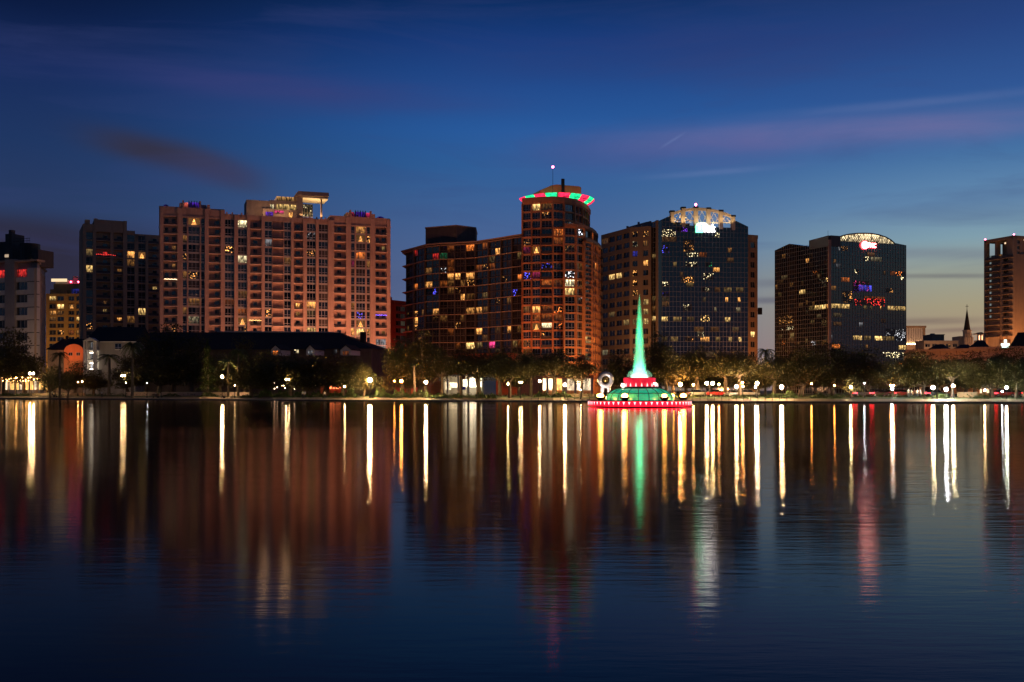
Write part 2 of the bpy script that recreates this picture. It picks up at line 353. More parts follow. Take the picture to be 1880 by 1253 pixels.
    for i, (u0, u1, z0) in enumerate(bal):
        key = round(u1-u0, 1)
        if key not in kinds:
            h = (u1-u0)/2-.02
            kinds[key] = (MB().box(-h,h,-.25,1.0,-.13,.13).mesh('balcony',[M_slab]),
                          MB().box(-h,h,-.2,-.14,.95,1.05).box(-h,h,-.18,-.15,.16,.60).mesh('railing',[M_rail]))
        o = obj('balcony', kinds[key][0], parent=root, M=W @ Matrix.Translation(((u0+u1)/2,0,z0)))
        obj('railing', kinds[key][1], parent=o)
    for zx, zy, k in ((185,603,'pale'),(725,865,'yel'),(1530,832,'vio')):   # strings of lights wound along three railings
        u = q(zx); b = MB(); z = fr.z(340+zy/3.481, 260+zx/3.481)
        for j in range(15): b.ball((u-1.9+j*.27, -.32, z+.07*math.sin(j*1.7)), .085, 6)
        obj('string_light', b, EM[k], root, W, label='string of %s lights along a balcony railing' % COLN[k])
    # tall lit window in the base of the right wing
    u0, u1 = q(1495), q(1560); zt, zc = wz(340+985/3.481,358), wz(340+1140/3.481,358)
    me = window(u1-u0, zt-zc, 2, True, 'dwhite'); obj('window', me, parent=root, M=W @ Matrix.Translation(((u0+u1)/2, -.28, (zt+zc)/2)), label='tall dimly lit window above the entrance')
    # rooftop lounge
    pu = lambda zx: fr.u(440+zx/10.444, 7.0)
    pz = lambda zy, zx: fr.z(340+zy/10.444, 440+zx/10.444, 7.0)
    b = MB()
    b.box(pu(130), pu(700), 7, 17, 61.2, pz(290,300)); b.box(pu(700), pu(1090), 7.6, 17, 61.2, pz(480,900)); b.box(pu(580), pu(1090), 7.2, 17, pz(365,800), pz(298,800))
    b.box(pu(1085), pu(1205), 6.2, 16, 61.2, pz(160,1150)); b.box(pu(430), pu(1090), 5.0, 7.55, 61.2, pz(475,600))
    b.box(pu(1205), pu(1420), 9.5, 16, 61.2, pz(600,1300)); b.box(pu(1550), pu(1580), 6.6, 7.2, 61.2, pz(240,1560))
    lounge = obj('lounge', b, M_pink, root, W)
    obj('canopy', MB().extr([(pu(1080),pz(222,1100)),(pu(1700),pz(235,1700)),(pu(1695),pz(165,1700)),(pu(1110),pz(132,1120))], 5.4, 16.5), M_pink, lounge)
    obj('soffit', MB().box(pu(1206), pu(1690), 6.0, 16, pz(262,1400), pz(238,1400)), M_white, lounge)
    obj('upper_terrace', MB().box(pu(715), pu(1050), 8.2, 16, pz(298,800), pz(212,850)), EM['amber'], lounge, label='warm lit terrace wall')
    me = window(pu(1085)-pu(700), pz(368,900)-pz(475,900), 6, False, 'yel', M_bronze); obj('window', me, parent=lounge, M=Matrix.Translation(((pu(1085)+pu(700))/2, 7.2, (pz(368,900)+pz(475,900))/2)))
    me = window(pu(655)-pu(585), pz(370,620)-pz(470,620), 2, False, 'pale', M_bronze); obj('window', me, parent=lounge, M=Matrix.Translation(((pu(655)+pu(585))/2, 6.8, (pz(370,620)+pz(470,620))/2)))
    me = window(pu(1420)-pu(1205), pz(345,1300)-pz(590,1300), 4, True, 'spale', M_bronze); obj('window', me, parent=lounge, M=Matrix.Translation(((pu(1420)+pu(1205))/2, 9.2, (pz(345,1300)+pz(590,1300))/2)), label='glazed lounge with strings of lamps')
    for a, c, t, e, k in ((485,630,530,625,'vio'),(655,832,505,570,'pink'),(925,1003,540,640,'warm')):
        me = window(pu(c)-pu(a), pz(t,a)-pz(e,a), 2, True, k, M_bronze); obj('window', me, parent=lounge, M=Matrix.Translation(((pu(a)+pu(c))/2, 4.8, (pz(t,a)+pz(e,a))/2)), label='%s lit lounge window' % COLN[k])
    obj('mast_light', MB().ball((pu(1400), 9, pz(118,1400)), .16, 8), EM['white'], lounge)
    for zx, e in ((420,340),(820,340)):                             # added fill lights that brighten the lounge front
        l = bpy.data.lights.new('lounge_fill','POINT'); l.energy = e; l.color = (1,.6,.3); l.shadow_soft_size = .3
        o = bpy.data.objects.new('lounge_fill', l); COL.objects.link(o); o.parent = lounge; o.matrix_basis = Matrix.Translation((pu(zx), 1.2, 63.0))
    l = bpy.data.lights.new('lounge_lamp','AREA'); l.shape='RECTANGLE'; l.size=9; l.size_y=5; l.energy=1500; l.color=(1,.62,.25)
    o = bpy.data.objects.new('lounge_lamp', l); COL.objects.link(o); o.parent = lounge; o.matrix_basis = Matrix.Translation((pu(1400), 8.4, pz(600,1400))) @ Matrix.Rotation(math.pi,4,'X')
    o['label'] = 'warm lamp under the rooftop canopy'
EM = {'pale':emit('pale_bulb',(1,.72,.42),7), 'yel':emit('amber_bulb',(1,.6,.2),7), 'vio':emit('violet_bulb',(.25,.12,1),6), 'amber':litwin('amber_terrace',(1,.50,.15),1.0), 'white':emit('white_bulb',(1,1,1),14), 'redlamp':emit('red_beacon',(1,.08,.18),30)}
LITP = {'org':litwin('orange_crown',(1,.16,.10),1.5), 'pink':litwin('pink_crown',(1,.05,.16),.55), 'vio':litwin('violet_crown',(.14,.03,.75),.5), 'dvio':litwin('violet_dome',(.12,.02,.7),.32)}

# ================================================================= dark apartment tower on its left
def dark_tower():
    fr = Frame((152,405), (294,418)); q = lambda zx: fr.u(zx/3.2974)
    root = building('apartment_tower', 'unlit dark apartment tower between the orange hotel and the pink block', 'building', fr); W = fr.loc(root)
    zt = wz(411,408); fh = 3.27; ft = wz(427,408); n = 13
    w = MB(); w.box(0, fr.L, 1.5, 22, 0, ft+.5)
    lay = [(503,522,'p'),(522,562,'w1'),(562,582,'p'),(582,668,'b'),(668,688,'p'),(688,745,'b'),(745,770,'p'),(770,816,'w2'),(816,838,'p'),(838,882,'w2'),(882,898,'p'),(898,962,'b')]
    for a, b, k in lay:
        if k == 'p': w.box(q(a), q(b), 0, 1.6, 0, ft+.6 if a < 800 else ft-2.4)
    w.box(q(503), q(572), .2, 22.2, ft+.3, zt-.4); w.box(q(572), q(765), .1, 22.4, ft+.2, zt+1.6); w.box(q(765), q(818), .3, 20, ft+.2, zt-2)
    w.box(q(590), q(745), -.1, .2, ft+.4, ft+2.4); w.box(q(515), q(545), .1, 3, zt-.3, zt+1.2); w.box(q(570), q(590), -.2, 3, ft, zt+1.9); w.box(q(748), q(768), -.2, 3, ft, zt+1.7)
    for a, b, k in lay:
        if k[0] == 'w':
            for i in range(n+1): w.box(q(a)+.01, q(b)-.01, .6, 1.6, ft-i*fh-.2, ft-i*fh+.35)
    obj('wall', w, M_tan, root, W)
    specs, bal = [], []
    for a, b, k in lay:
        c = (q(a)+q(b))/2; wd = q(b)-q(a)
        for i in range(n):
            z0 = ft-(i+1)*fh
            if k[0] == 'w': specs.append((c, .7, z0+1.7, wd-.04, 2.7, int(k[1]), True))
            if k == 'b': specs.append((c+.15*wd, 1.35, z0+1.5, 1.7, 1.6, 1, False)); bal.append((c, wd, z0))
    L = [(540,190,'dyel'),(620,200,'red'),(540,300,'yel'),(800,245,'warm'),(858,205,'tree'),(920,448,'yel'),(850,550,'yel'),(640,540,'dwarm'),(715,600,'warm'),(535,635,'swarm'),(775,600,'dwarm')]
    place(root, fr, specs, [(x/3.2974, 400+y/3.2974, k) for x, y, k in L])
    ms = {}
    for c, wd, z0 in bal:
        k = round(wd,1)
        if k not in ms: ms[k] = (MB().box(-wd/2+.02,wd/2-.02,.1,1.6,-.15,.15).mesh('balcony',[M_tan]), MB().box(-wd/2+.03,wd/2-.03,.16,.22,.16,1.05).mesh('railing',[M_rail]))
        o = obj('balcony', ms[k][0], parent=root, M=W @ Matrix.Translation((c,0,z0))); obj('railing', ms[k][1], parent=o)
    b = MB(); z = ft-3*fh+1.0
    for j in range(12): b.ball((q(586)+j*.62, .05, z+.1*math.sin(j)), .12, 6)
    obj('string_light', b, emit('red_bulb',(1,.05,.04),3.5), root, W, label='string of red lights along a balcony railing')

# ================================================================= office block at the left edge
def grey_office():
    fr = Frame((-60,330), (68,322)); sd = Frame((68,322), (85,352)); q = fr.u
    root = building('office_block', 'grey office block with pale columns and roof plant at the left edge', 'building', fr); W = fr.loc(root)
    zt = wz(478,324); fh = 4.02
    w = MB()
    A = [(0,1.2),(fr.L-.3,1.2)]
    inv = W.inverted() @ sd.loc(root)
    e = [inv @ Vector((sd.L,0,0)), inv @ Vector((0,.8,0))]
    w.prism([(0,1.2),(e[1].x-.4,1.2),(e[0].x-.4,e[0].y),(0,e[0].y+3)], 0, zt-.6)
    w.box(q(-32), q(-14), .1, 1.3, 0, zt-.2); w.box(q(10), q(28), -.3, 1.3, 0, zt+.4)
    obj('wall', w, M_grey, root, W)
    w = MB(); w.box(q(50), fr.L, 0, 1.3, 0, zt-2.6); w.box(q(-60), q(-32), 0, 1.3, 0, zt-2.6)
    g = MB()
    for i in range(12):
        z = zt-2.9-i*fh
        w.box(q(-13.8), q(9.8), .2, 1.25, z-fh+.1, z-fh+1.55); w.box(q(28.2), q(49.8), .2, 1.25, z-fh+.1, z-fh+1.55)
        g.box(q(50)-.02, fr.L+.03, -.03, 1.0, z-fh-.12, z-fh+.10)
    obj('column', w, M_white, root, W); obj('joint_band', g, M_black, root, W)
    c = MB(); c.box(-.3, q(9.8), -.5, 3, zt-.6, zt); c.box(q(28.2), fr.L+.4, -.5, 3, zt-.6, zt); obj('cornice', c, M_beige, root, W)
    w = MB(); S_ = sd.loc(root)
    for i in range(6): w.box(i*sd.L/6+.1, i*sd.L/6+1.6, 0, .8, 0, zt-2.8)
    for i in range(11): w.box(0, sd.L, .15, .8, zt-2.9-i*fh-fh+.1, zt-2.9-i*fh-fh+1.7)
    obj('side_wall', w.box(0,sd.L,-.3,2,zt-.6,zt), M_beige, root, S_)
    specs = []
    for i in range(9):
        z = zt-2.9-i*fh
        for a, b in ((-13.8,9.8),(28.2,49.8)): specs.append(((q(a)+q(b))/2, .6, z-fh/2+.78-.0, q(b)-q(a)-.05, fh-1.5, 3, False))
    place(root, fr, specs, [(0,499,'red'),(40,499,'red')])
    S2 = []
    for i in range(9):
        for j in range(5): S2.append(((j+1)*sd.L/6-.3+.1, .4, zt-2.9-i*fh-fh/2+.8, sd.L/6-1.5, fh-1.8, 1, False))
    place(root, sd, S2, [])
    p = MB(); v = 8
    Z = lambda py: fr.z(py, 30, v)
    p.box(fr.u(-40,v), fr.u(13,v), v, v+8, zt-1, Z(443)); p.box(fr.u(14,v), fr.u(28,v), v-1, v+4, zt-1, Z(430)); p.box(fr.u(24.5,v), fr.u(30,v), v-2, v-.5, zt-1, Z(424))
    p.box(fr.u(52,v), fr.u(74,v), v-1, v+6, zt-1, Z(461)); obj('roof_plant', p, M_plant, root, W)
    t = MB().lathe([(3.1,0),(3.1,Z(449)-zt+1),(.01,Z(448)-zt+1.2)], 18); obj('water_tank', t, M_black, root, W @ Matrix.Translation((fr.u(51,v), v+1, zt-1)))
    r = MB()
    for zz in (Z(441), Z(445.5)): r.tube((fr.u(33,v),v-2,zz),(fr.u(64,v),v-2,zz),.07,n=5)
    for px in (34,40,46,52,58,62): r.tube((fr.u(px,v),v-2,Z(452)),(fr.u(px,v),v-2,Z(440)),.06,n=5)
    obj('roof_railing', r, M_black, root, W)
    obj('roof_lamp', MB().box(fr.u(15,v),fr.u(26,v),v-1.5,v-1.1,Z(473),Z(468)), emit('soft_roof_lamp',(1,.75,.5),.5), root, W)

# ================================================================= orange hotel far behind
def orange_hotel():
    fr = Frame((84,450), (153,450)); q = lambda zx: fr.u(zx/3.2974); z = lambda zy: wz(400+zy/3.2974, 450)
    root = building('hotel_building', 'orange floodlit hotel with small square windows far behind the grey office block', 'building', fr); W = fr.loc(root)
    w = MB(); w.box(0, fr.L, .8, 16, 0, z(462)); w.box(q(300), fr.L-.05, 4, 15, z(463), z(395)); w.box(q(285), q(390), 3, 14, z(463), z(430))
    cols = [(278,296),(338,344),(386,412),(450,460),(494,505)]
    for a, b in cols: w.box(q(a), q(b), 0, .9, 0, z(470))
    rows = [488,537,574,613,653,695,735,775]
    for y in rows: w.box(0, fr.L, .15, .9, z(y+27), z(y+14))
    w.box(0, fr.L, .1, .9, z(474), z(460)); obj('wall', w, M_amber, root, W)
    o = MB(); o.box(q(305), fr.L-.1, 5, 13, z(396), z(372)); o.box(q(410), q(440), 5, 8, z(372), z(348)); obj('rooftop_plant', o, M_grey, root, W)
    obj('roof_light', MB().box(q(288), q(383), 3.6, 3.9, z(382), z(364)), emit('roof_strip',(1,.72,.42),1.1), root, W, label='long warm lamp strip on the roof')
    b = MB()
    for x in (402,448): b.ball((q(x), 4.5, z(382)), .3, 8)
    obj('roof_beacon', b, EM['redlamp'], root, W)
    specs = []
    for y in rows:
        for a, c in ((296,338),(344,386),(412,450),(460,494)): specs.append(((q(a)+q(c))/2, .45, z(y), q(c)-q(a)-.1, z(y-13)-z(y+13), 2, False))
    L = [(318,488,'yel'),(362,537,'yel'),(430,537,'tree'),(318,574,'warm'),(368,578,'dwarm'),(475,613,'yel'),(310,610,'dwarm'),(375,697,'swarm'),(475,690,'dwarm')]
    place(root, fr, specs, [(x/3.2974, 400+y/3.2974, k) for x, y, k in L])
    obj('window', window(q(470)-q(412), 3.0, 3, False, 'dblue'), parent=root, M=W @ Matrix.Translation((q(440), 3.6, z(446))), label='blue lit rooftop window')

def red_sliver():
    fr = Frame((712,430), (748,440)); root = building('brick_building', 'narrow red brick building squeezed behind the right end of the pink block', 'building', fr); W = fr.loc(root)
    zt = wz(553,432); w = MB(); w.box(0, fr.L, .5, 14, 0, zt); w.box(0, 2.6, 0, .6, 0, zt+1.6); w.box(fr.L*.36, fr.L*.42, .1, .6, 0, zt); w.box(fr.L-.8, fr.L, 0, .6, 0, zt); w.box(-.2, fr.L+.2, .2, 14.2, zt, zt+.5)
    for i in range(9): w.box(2.6, fr.L, .2, .6, zt-1-i*3.1-.9, zt-1-i*3.1)
    obj('wall', w, M_red, root, W)
    place(root, fr, [(fr.L*f, .35, zt-2.0-i*3.1-.9, fr.L*.25, 2.0, 2, False) for i in range(8) for f in (.56,.82)], [])
# ================================================================= dark curved glass building
def curved_block():
    pts = [(747,418),(760,408.5),(780,400),(807,396),(835,394.5),(855,393),(873,391),(897,386),(920,381),(940,376.5),(958,373)]
    fr = Frame((747,418), (958,373)); P = [Vector((wx(*p), p[1])) for p in pts]
    root = building('curved_condominium', 'dark glass condominium with a wavy curved front and pale floor edges', 'building', fr); R0 = Matrix.Translation(-root.location)
    zt = wz(432,373); n = 19; fh = 2.68
    back = [Vector((p.x, p.y+20)) for p in P]
    def ring(off, off2=20): return [(p.x, p.y+off) for p in P]+[(p.x, p.y+off2) for p in reversed(P)]
    obj('core', MB().prism(ring(.9), 0, zt-.6), M_dark, root, R0)
    for i in range(n+1):
        z = zt-.6-i*fh; r = ring(-.75 if i%2 == 0 else -.1)
        if i%2 == 0: r[0] = (P[0].x-1.9, P[0].y-.3)
        obj('floor_slab', MB().prism(r, z-.12, z+.14 if i%2 == 0 else z+.04), M_tan if i%2 == 0 else M_bronze, root, R0)
    r = ring(-1.1); r[0] = (P[0].x-2.4, P[0].y-.5); obj('roof_edge', MB().prism(r, zt-.1, zt+.35), M_tan, root, R0)
    segs = [Frame(a, b) for a, b in zip(pts, pts[1:])]
    mu = MB(); slots, data = [], []
    for j, s in enumerate(segs):
        M = R0 @ s.M
        mu.merge(MB().box(-.24,.24,-.35,.9,0,zt-.8), M); k = max(1, round(s.L/2.9))
        for i in range(n):
            zc = zt-.6-(i+.5)*fh
            for c in range(k):
                u = s.L*(c+.5)/k; slots.append(world_px(s, u, .3, zc)); data.append((M, u, zc, s.L/k-.12, fh-.28))
        for c in range(1, k): mu.merge(MB().box(s.L*c/k-.06, s.L*c/k+.06, .1, .9, 0, zt-.8), M)
    obj('mullion', mu, M_bronze, root)
    L = [(160,225,'red'),(275,250,'red'),(330,250,'dgrn'),(493,195,'org'),(667,215,'warm'),(323,342,'swhite'),(540,327,'dorg'),(580,327,'swarm'),(625,320,'dorg'),(378,385,'warm'),(435,385,'warm'),(492,385,'warm'),(818,360,'org'),(155,450,'org'),(232,438,'warm'),(318,435,'dorg'),(480,435,'swarm'),(303,480,'sblue'),(372,480,'dwarm'),(418,475,'swarm'),(775,460,'sblue'),(450,525,'warm'),(495,525,'dwarm'),(492,575,'warm'),(540,575,'warm'),(270,580,'warm'),(287,625,'swarm'),(325,625,'dwarm'),(105,635,'swarm'),(145,640,'warm'),(735,703,'warm'),(533,718,'warm'),(487,812,'yel'),(780,800,'dyel'),(652,810,'pink'),(600,755,'dwarm'),(145,685,'swarm'),(580,575,'dwarm'),(430,700,'swarm')]
    got = assign(slots, [(720+x/3.481, 400+y/3.481, k) for x, y, k in L], .10); items = []
    rg = random.Random(9)
    for i, (M, u, zc, w, h) in enumerate(data):
        k = got.get(i, ''); c = k or rg.choice(('','','','','','c3')); items.append((window(w, h, 2, True, c, M_bronze), M @ Matrix.Translation((u,.25,zc)), wlabel(k) if k else None, bool(k)))
    many(root, 'window', items)
    f2 = Frame((782,404), (873,404)); z = wz(421,404); b = MB()
    b.prism([(p[0],p[1]) for p in ((wx(782,404),402),(wx(838,396),396),(wx(873,400),402),(wx(873,400),418),(wx(782,404),418))], zt-.5, z); obj('roof_plant', b, M_plant, root, R0)
    b = MB().prism([(wx(781,404),401.6),(wx(838,396),395.5),(wx(874,400),401.6),(wx(874,400),418.4),(wx(781,404),418.4)], z, z+.35); obj('plant_cap', b, M_grey, root, R0)

# ================================================================= round orange tower with the coloured crown
def round_tower():
    K = 2.786; px_ = lambda zx: 920+zx/K
    fr = Frame((959,346), (1015,343)); root = building('round_tower', 'tall round orange tower under a red and green lit crown', 'building', fr); R0 = Matrix.Translation(-root.location)
    up = [(959,347),(976,345.6),(993,344.6),(1015,343.8),(1036,345),(1055,348.5),(1069,354),(1078,361),(1083,370)]
    lo = [(959,347),(976,345.6),(993,344.6),(1015,343.8),(1036,344.2)]
    lo2 = [(1036,341.5),(1058,342.5),(1073,346),(1085,351),(1092,358),(1096,368)]
    lo3 = [(1073,345),(1087,349),(1096,355),(1101,363),(1103,374)]
    fh = 2.87; zt = wz(363.5,346); n = 22; top = zt-1.9
    V = lambda ps: [Vector((wx(*p), p[1])) for p in ps]
    def slab(ps, off, z0, z1, name, mat, dep=22):
        P = V(ps); poly = []
        for i, p in enumerate(P):
            a, b = P[max(i-1,0)], P[min(i+1,len(P)-1)]; d = (b-a).normalized(); poly.append((p.x+d.y*off, p.y-d.x*off))
        poly += [(P[-1].x, P[0].y+dep), (P[0].x, P[0].y+dep)]
        return obj(name, MB().prism(poly, z0, z1), mat, root, R0)
    slots, data, pier = [], [], MB()
    def wallrun(ps, z_hi, floors, widths, balc=()):
        slab(ps, -.8, 0, z_hi, 'core', M_dark)
        for i in range(floors+1): slab(ps, .12, z_hi-i*fh-.28, z_hi-i*fh+.28, 'floor_band', M_orange2)
        for a, b in zip(ps, ps[1:]):
            s = Frame(a, b); M = R0 @ s.M
            pier.merge(MB().box(-.24,.24,-.3,.9,0,z_hi), M)
            k = max(1, round(s.L/4.0))
            for c in range(k):
                if c: pier.merge(MB().box(s.L*c/k-.18, s.L*c/k+.18, -.2, .9, 0, z_hi-.01), M)
                for i in range(floors):
                    zc = z_hi-(i+.5)*fh; u = s.L*(c+.5)/k
                    slots.append(world_px(s, u, .35, zc)); data.append((M, u, zc, s.L/k-.42, fh-.56))
    wallrun(up, top, 3, 0)
    z2 = top-3*fh
    wallrun(lo, z2+.004, 19, 0)
    slab(lo2, .5, z2+.1, z2+1.1, 'terrace_parapet', M_orange2); wallrun(lo2, z2-.01, 19, 0)
    z3 = wz(449,352); slab(lo3, .7, z3, z3+.9, 'terrace_parapet', M_tan); wallrun(lo3, z3-.1, int((z3-6)/fh), 0)
    obj('pier', pier, M_orange2, root)
    L = [(182,257,'yel'),(215,305,'swarm'),(290,385,'org'),(355,345,'swhite'),(410,395,'swhite'),(455,405,'warm'),(190,475,'tree'),(452,480,'warm'),(480,485,'warm'),(455,560,'warm'),(482,560,'warm'),(350,600,'swhite'),(360,640,'pale'),(235,640,'org'),(290,640,'dorg'),(345,675,'yel'),(182,765,'warm'),(125,765,'dwarm'),(290,765,'sorg'),(180,810,'dorg'),(235,810,'dorg'),(290,810,'dorg'),(182,855,'tree'),(230,858,'pale'),(290,858,'sorg'),(235,900,'swarm'),(445,935,'yel'),(470,935,'warm'),(150,600,'sblue'),(180,600,'dpink'),(410,730,'swhite'),(130,475,'dpink'),(240,560,'sblue'),(470,605,'dwarm'),(440,990,'swarm'),(360,480,'swarm')]
    got = assign(slots, [(px_(x), 290+y/K, k) for x, y, k in L], .16); items = []
    rg = random.Random(8)
    for i, (M, u, zc, w, h) in enumerate(data):
        k = got.get(i, ''); c = k or rg.choice(('','','','c1','c3','c2')); items.append((window(max(w,.6), h, 3 if w > 2 else 1, True, c), M @ Matrix.Translation((u,.3,zc)), wlabel(k) if k else None, bool(k)))
    many(root, 'window', items)
    # balconies stacked on the third bay and round the right shoulder
    for a, b, fl in ((lo[2], lo[3], range(1,18)), (lo2[2], lo2[3], range(2,17))):
        s = Frame(a, b); M = R0 @ s.M
        me = MB().box(.2,s.L-.2,-1.0,.2,-.14,.14).mesh('balcony',[M_orange2]); me2 = MB().box(.2,s.L-.2,-1.0,-.94,.2,1.0).mesh('railing',[M_rail])
        for i in fl: o = obj('balcony', me, parent=root, M=M @ Matrix.Translation((0,0,z2-i*fh-.2))); obj('railing', me2, parent=o)
    slab(up, .35, top+.25, zt, 'cornice', M_orange2)
    # flared crown of coloured panels
    cx, cy = wx(1023,358), 362.0; ang = [R(-165)+R(18.5)*i for i in range(10)]
    rr = [11.9,11.7,11.8,12.3,12.5,12.3,12.0,11.7,11.5,11.3]
    for i in range(9):
        a0, a1 = ang[i], ang[i+1]; m = MB(); vs = []
        ro = 2.0
        for a, k in ((a0+.02, i), (a1-.02, i+1)):
            for r, z in ((rr[k]-.6, zt+.1),(rr[k]+ro*.45, zt+.8),(rr[k]+ro, zt+1.85),(rr[k]+ro-.2, zt+2.15),(rr[k]-.6, zt+1.4)): vs.append((cx+r*math.cos(a), cy+r*math.sin(a), z))
        m.add(vs, [(0,5,6,1),(1,6,7,2),(2,7,8,3),(3,8,9,4),(4,9,5,0),(0,1,2,3,4),(9,8,7,6,5)])
        k = 'red' if i%2 == 0 else 'green'
        o = obj('crown_panel', m, CROWN[k], root, R0, label='%s lit panel of the flared crown' % k)
        rb = MB()
        for t in (.3,.6): 
            vs = []
            for a in (a0+.03, a1-.03):
                r = rr[i]-.6+(ro+.6)*t; z = zt+.1+1.65*t
                vs += [(cx+(r+.05)*math.cos(a), cy+(r+.05)*math.sin(a), z-.16), (cx+(r+.12)*math.cos(a), cy+(r+.12)*math.sin(a), z)]
            rb.add(vs, [(0,2,3,1)])
        obj('rib', rb, M_black, o)
    f2 = Frame((1000,352),(1060,356)); zp = wz(337.5,352)
    b = MB().extr([(f2.u(985),zt),(f2.u(1067),zt),(f2.u(1067),wz(341,353)),(f2.u(1063),wz(339,353)),(f2.u(1022),zp),(f2.u(1012),wz(340,352)),(f2.u(992),wz(350,352))], 0, 9)
    obj('penthouse', b, M_orange2, root, R0 @ f2.M)
    obj('penthouse_fin', MB().box(f2.u(1031),f2.u(1036),-.3,.4,zt+2,zp+2.1), M_black, root, R0 @ f2.M)
    ax = wx(1015,350); za, zb = wz(345,350), wz(308,350)
    an = obj('antenna', MB().tube((ax,350,za-3),(ax,350,zb),.10,.05,6), M_black, root, R0)
    obj('beacon', MB().ball((ax,350,zb+.2), .42, 10), EM['redlamp'], an)
    # street-level shops
    s = Frame((968,337),(1090,340)); M = R0 @ s.M; zc = wz(688,337)
    obj('podium', MB().box(0,s.L,.5,9,0,zc+4.4).box(-.3,s.L+.3,-.4,9.2,zc+.3,zc+1.2), M_orange2, root, M)
M_orange2 = pm('terracotta_render', (.60,.27,.13), .85, .15)
def crown_mat(name, col, st):
    m, nt, out = new(name); tc = N(nt,'ShaderNodeTexCoord'); sp = N(nt,'ShaderNodeSeparateXYZ'); Lk(nt,tc.outputs['Generated'],sp.inputs[0])
    nz = N(nt,'ShaderNodeTexNoise', i={'Scale':3.0}); Lk(nt,tc.outputs['Generated'],nz.inputs['Vector'])
    mr = N(nt,'ShaderNodeMapRange', i={'From Min':.3,'From Max':.7,'To Min':st*.45,'To Max':st*1.3}); Lk(nt,nz.outputs['Fac'],mr.inputs['Value'])
    e = N(nt,'ShaderNodeEmission', i={'Color':col+(1,)}); Lk(nt,mr.outputs[0],e.inputs['Strength']); Lk(nt,e.outputs[0],out.inputs['Surface']); return m
CROWN = {'red':crown_mat('red_led_panel',(1,.025,.09),1.9), 'green':crown_mat('green_led_panel',(.02,.95,.34),1.5)}

# ================================================================= curtain walls
def curtain(root, fr, poly, du, dz, name, lits, u_off=0.0, bars_from=0, zs=None):
    """a glazed face cut to an elevation outline, its bar grid, and a glowing pane wherever a light or painted reflection shows"""
    W = fr.loc(root)
    f = obj(name, MB().extr(poly, .25, 4.0), GLB, root, W)
    g = MB(); u0, u1 = min(p[0] for p in poly), max(p[0] for p in poly); z1 = max(p[1] for p in poly)
    def span(u):                                                     # height of the outline at u
        zs_ = []
        for (a, za), (b, zb) in zip(poly, poly[1:]+poly[:1]):
            if abs(b-a) > 1e-6 and min(a,b)-1e-6 <= u <= max(a,b)+1e-6: zs_.append(za+(zb-za)*(u-a)/(b-a))
        return max(zs_) if zs_ else 0
    def run(z):
        us = [p for p in [u0+(u1-u0)*i/160 for i in range(161)] if span(p) >= z]
        return (min(us), max(us)) if us else None
    k = round((u1-u0)/du)
    for i in range(k+1):
        u = u0+.08+(u1-u0-.16)*i/k; g.box(u-.045, u+.045, .13, .26, .2, span(u)-.05)
    z = z1-.4
    while z > .5:
        r = run(z)
        if r: g.box(r[0]+.01, r[1]-.01, .15, .26, z-.055, z+.055)
        z -= dz
    obj('mullion', g, M_bar, f)
    rg = random.Random(len(lits)*5+1); z = z1-.4-dz
    while z > 14:                                                    # rooms with only a low light on
        u = u0+1.5
        while u < u1-6:
            ln = rg.choice((1,2,2,3,4))*(u1-u0)/k
            if rg.random() < .13 and span(u) > z+dz and span(u+ln) > z+dz and u+ln < u1-.5:
                px, py = world_px(fr, u+ln/2, .2, z+dz/2)
                if not any(abs(py-y) < 9 and x0-4 < px < x1+4 for x0, x1, y, h, kd in lits):
                    obj('window', window(ln-.12, dz-.14, max(1,round(ln*k/(u1-u0))), False, rg.choice(('fwarm','fyel','fwarm')), M_bronze, .04), parent=root, M=W @ Matrix.Translation((u+ln/2,.175,z+dz/2)), label='faintly lit window')
            u += ln+rg.uniform(1,5)
        z -= dz
    for x0, x1, y, h, kd in lits:                                    # lit rooms and painted reflections: pixel span and row
        ua, ub = fr.u(x0), fr.u(x1); k2 = max(1, round((ub-ua)/du)); zc = fr.z(y, (x0+x1)/2); hh = h/F*(fr.A.y)
        zc = z1-.4-dz*(round((z1-.4-zc)/dz-.5)+.5) if h < 11 else zc
        obj('window', window(ub-ua, hh, k2, False, kd, M_bronze, .04), parent=root, M=W @ Matrix.Translation(((ua+ub)/2, .17, zc)), label=wlabel(kd))
    return f
M_bar = pm('grey_curtain_wall_bar', (.27,.26,.25), .45, .1)
def letters(name, body, size, mat, root, M, ext=.12, bold=.02):
    c = bpy.data.curves.new(name, 'FONT'); c.body = body; c.size = size; c.extrude = ext; c.offset = bold; c.align_x = 'LEFT'; c.resolution_u = 3
    o = bpy.data.objects.new(name, c); me = bpy.data.meshes.new_from_object(o); bpy.data.objects.remove(o); bpy.data.curves.remove(c)
    me.materials.clear(); me.materials.append(mat); me.name = name
    return obj(name, me, parent=root, M=M @ Matrix.Rotation(math.pi/2, 4, 'X'))

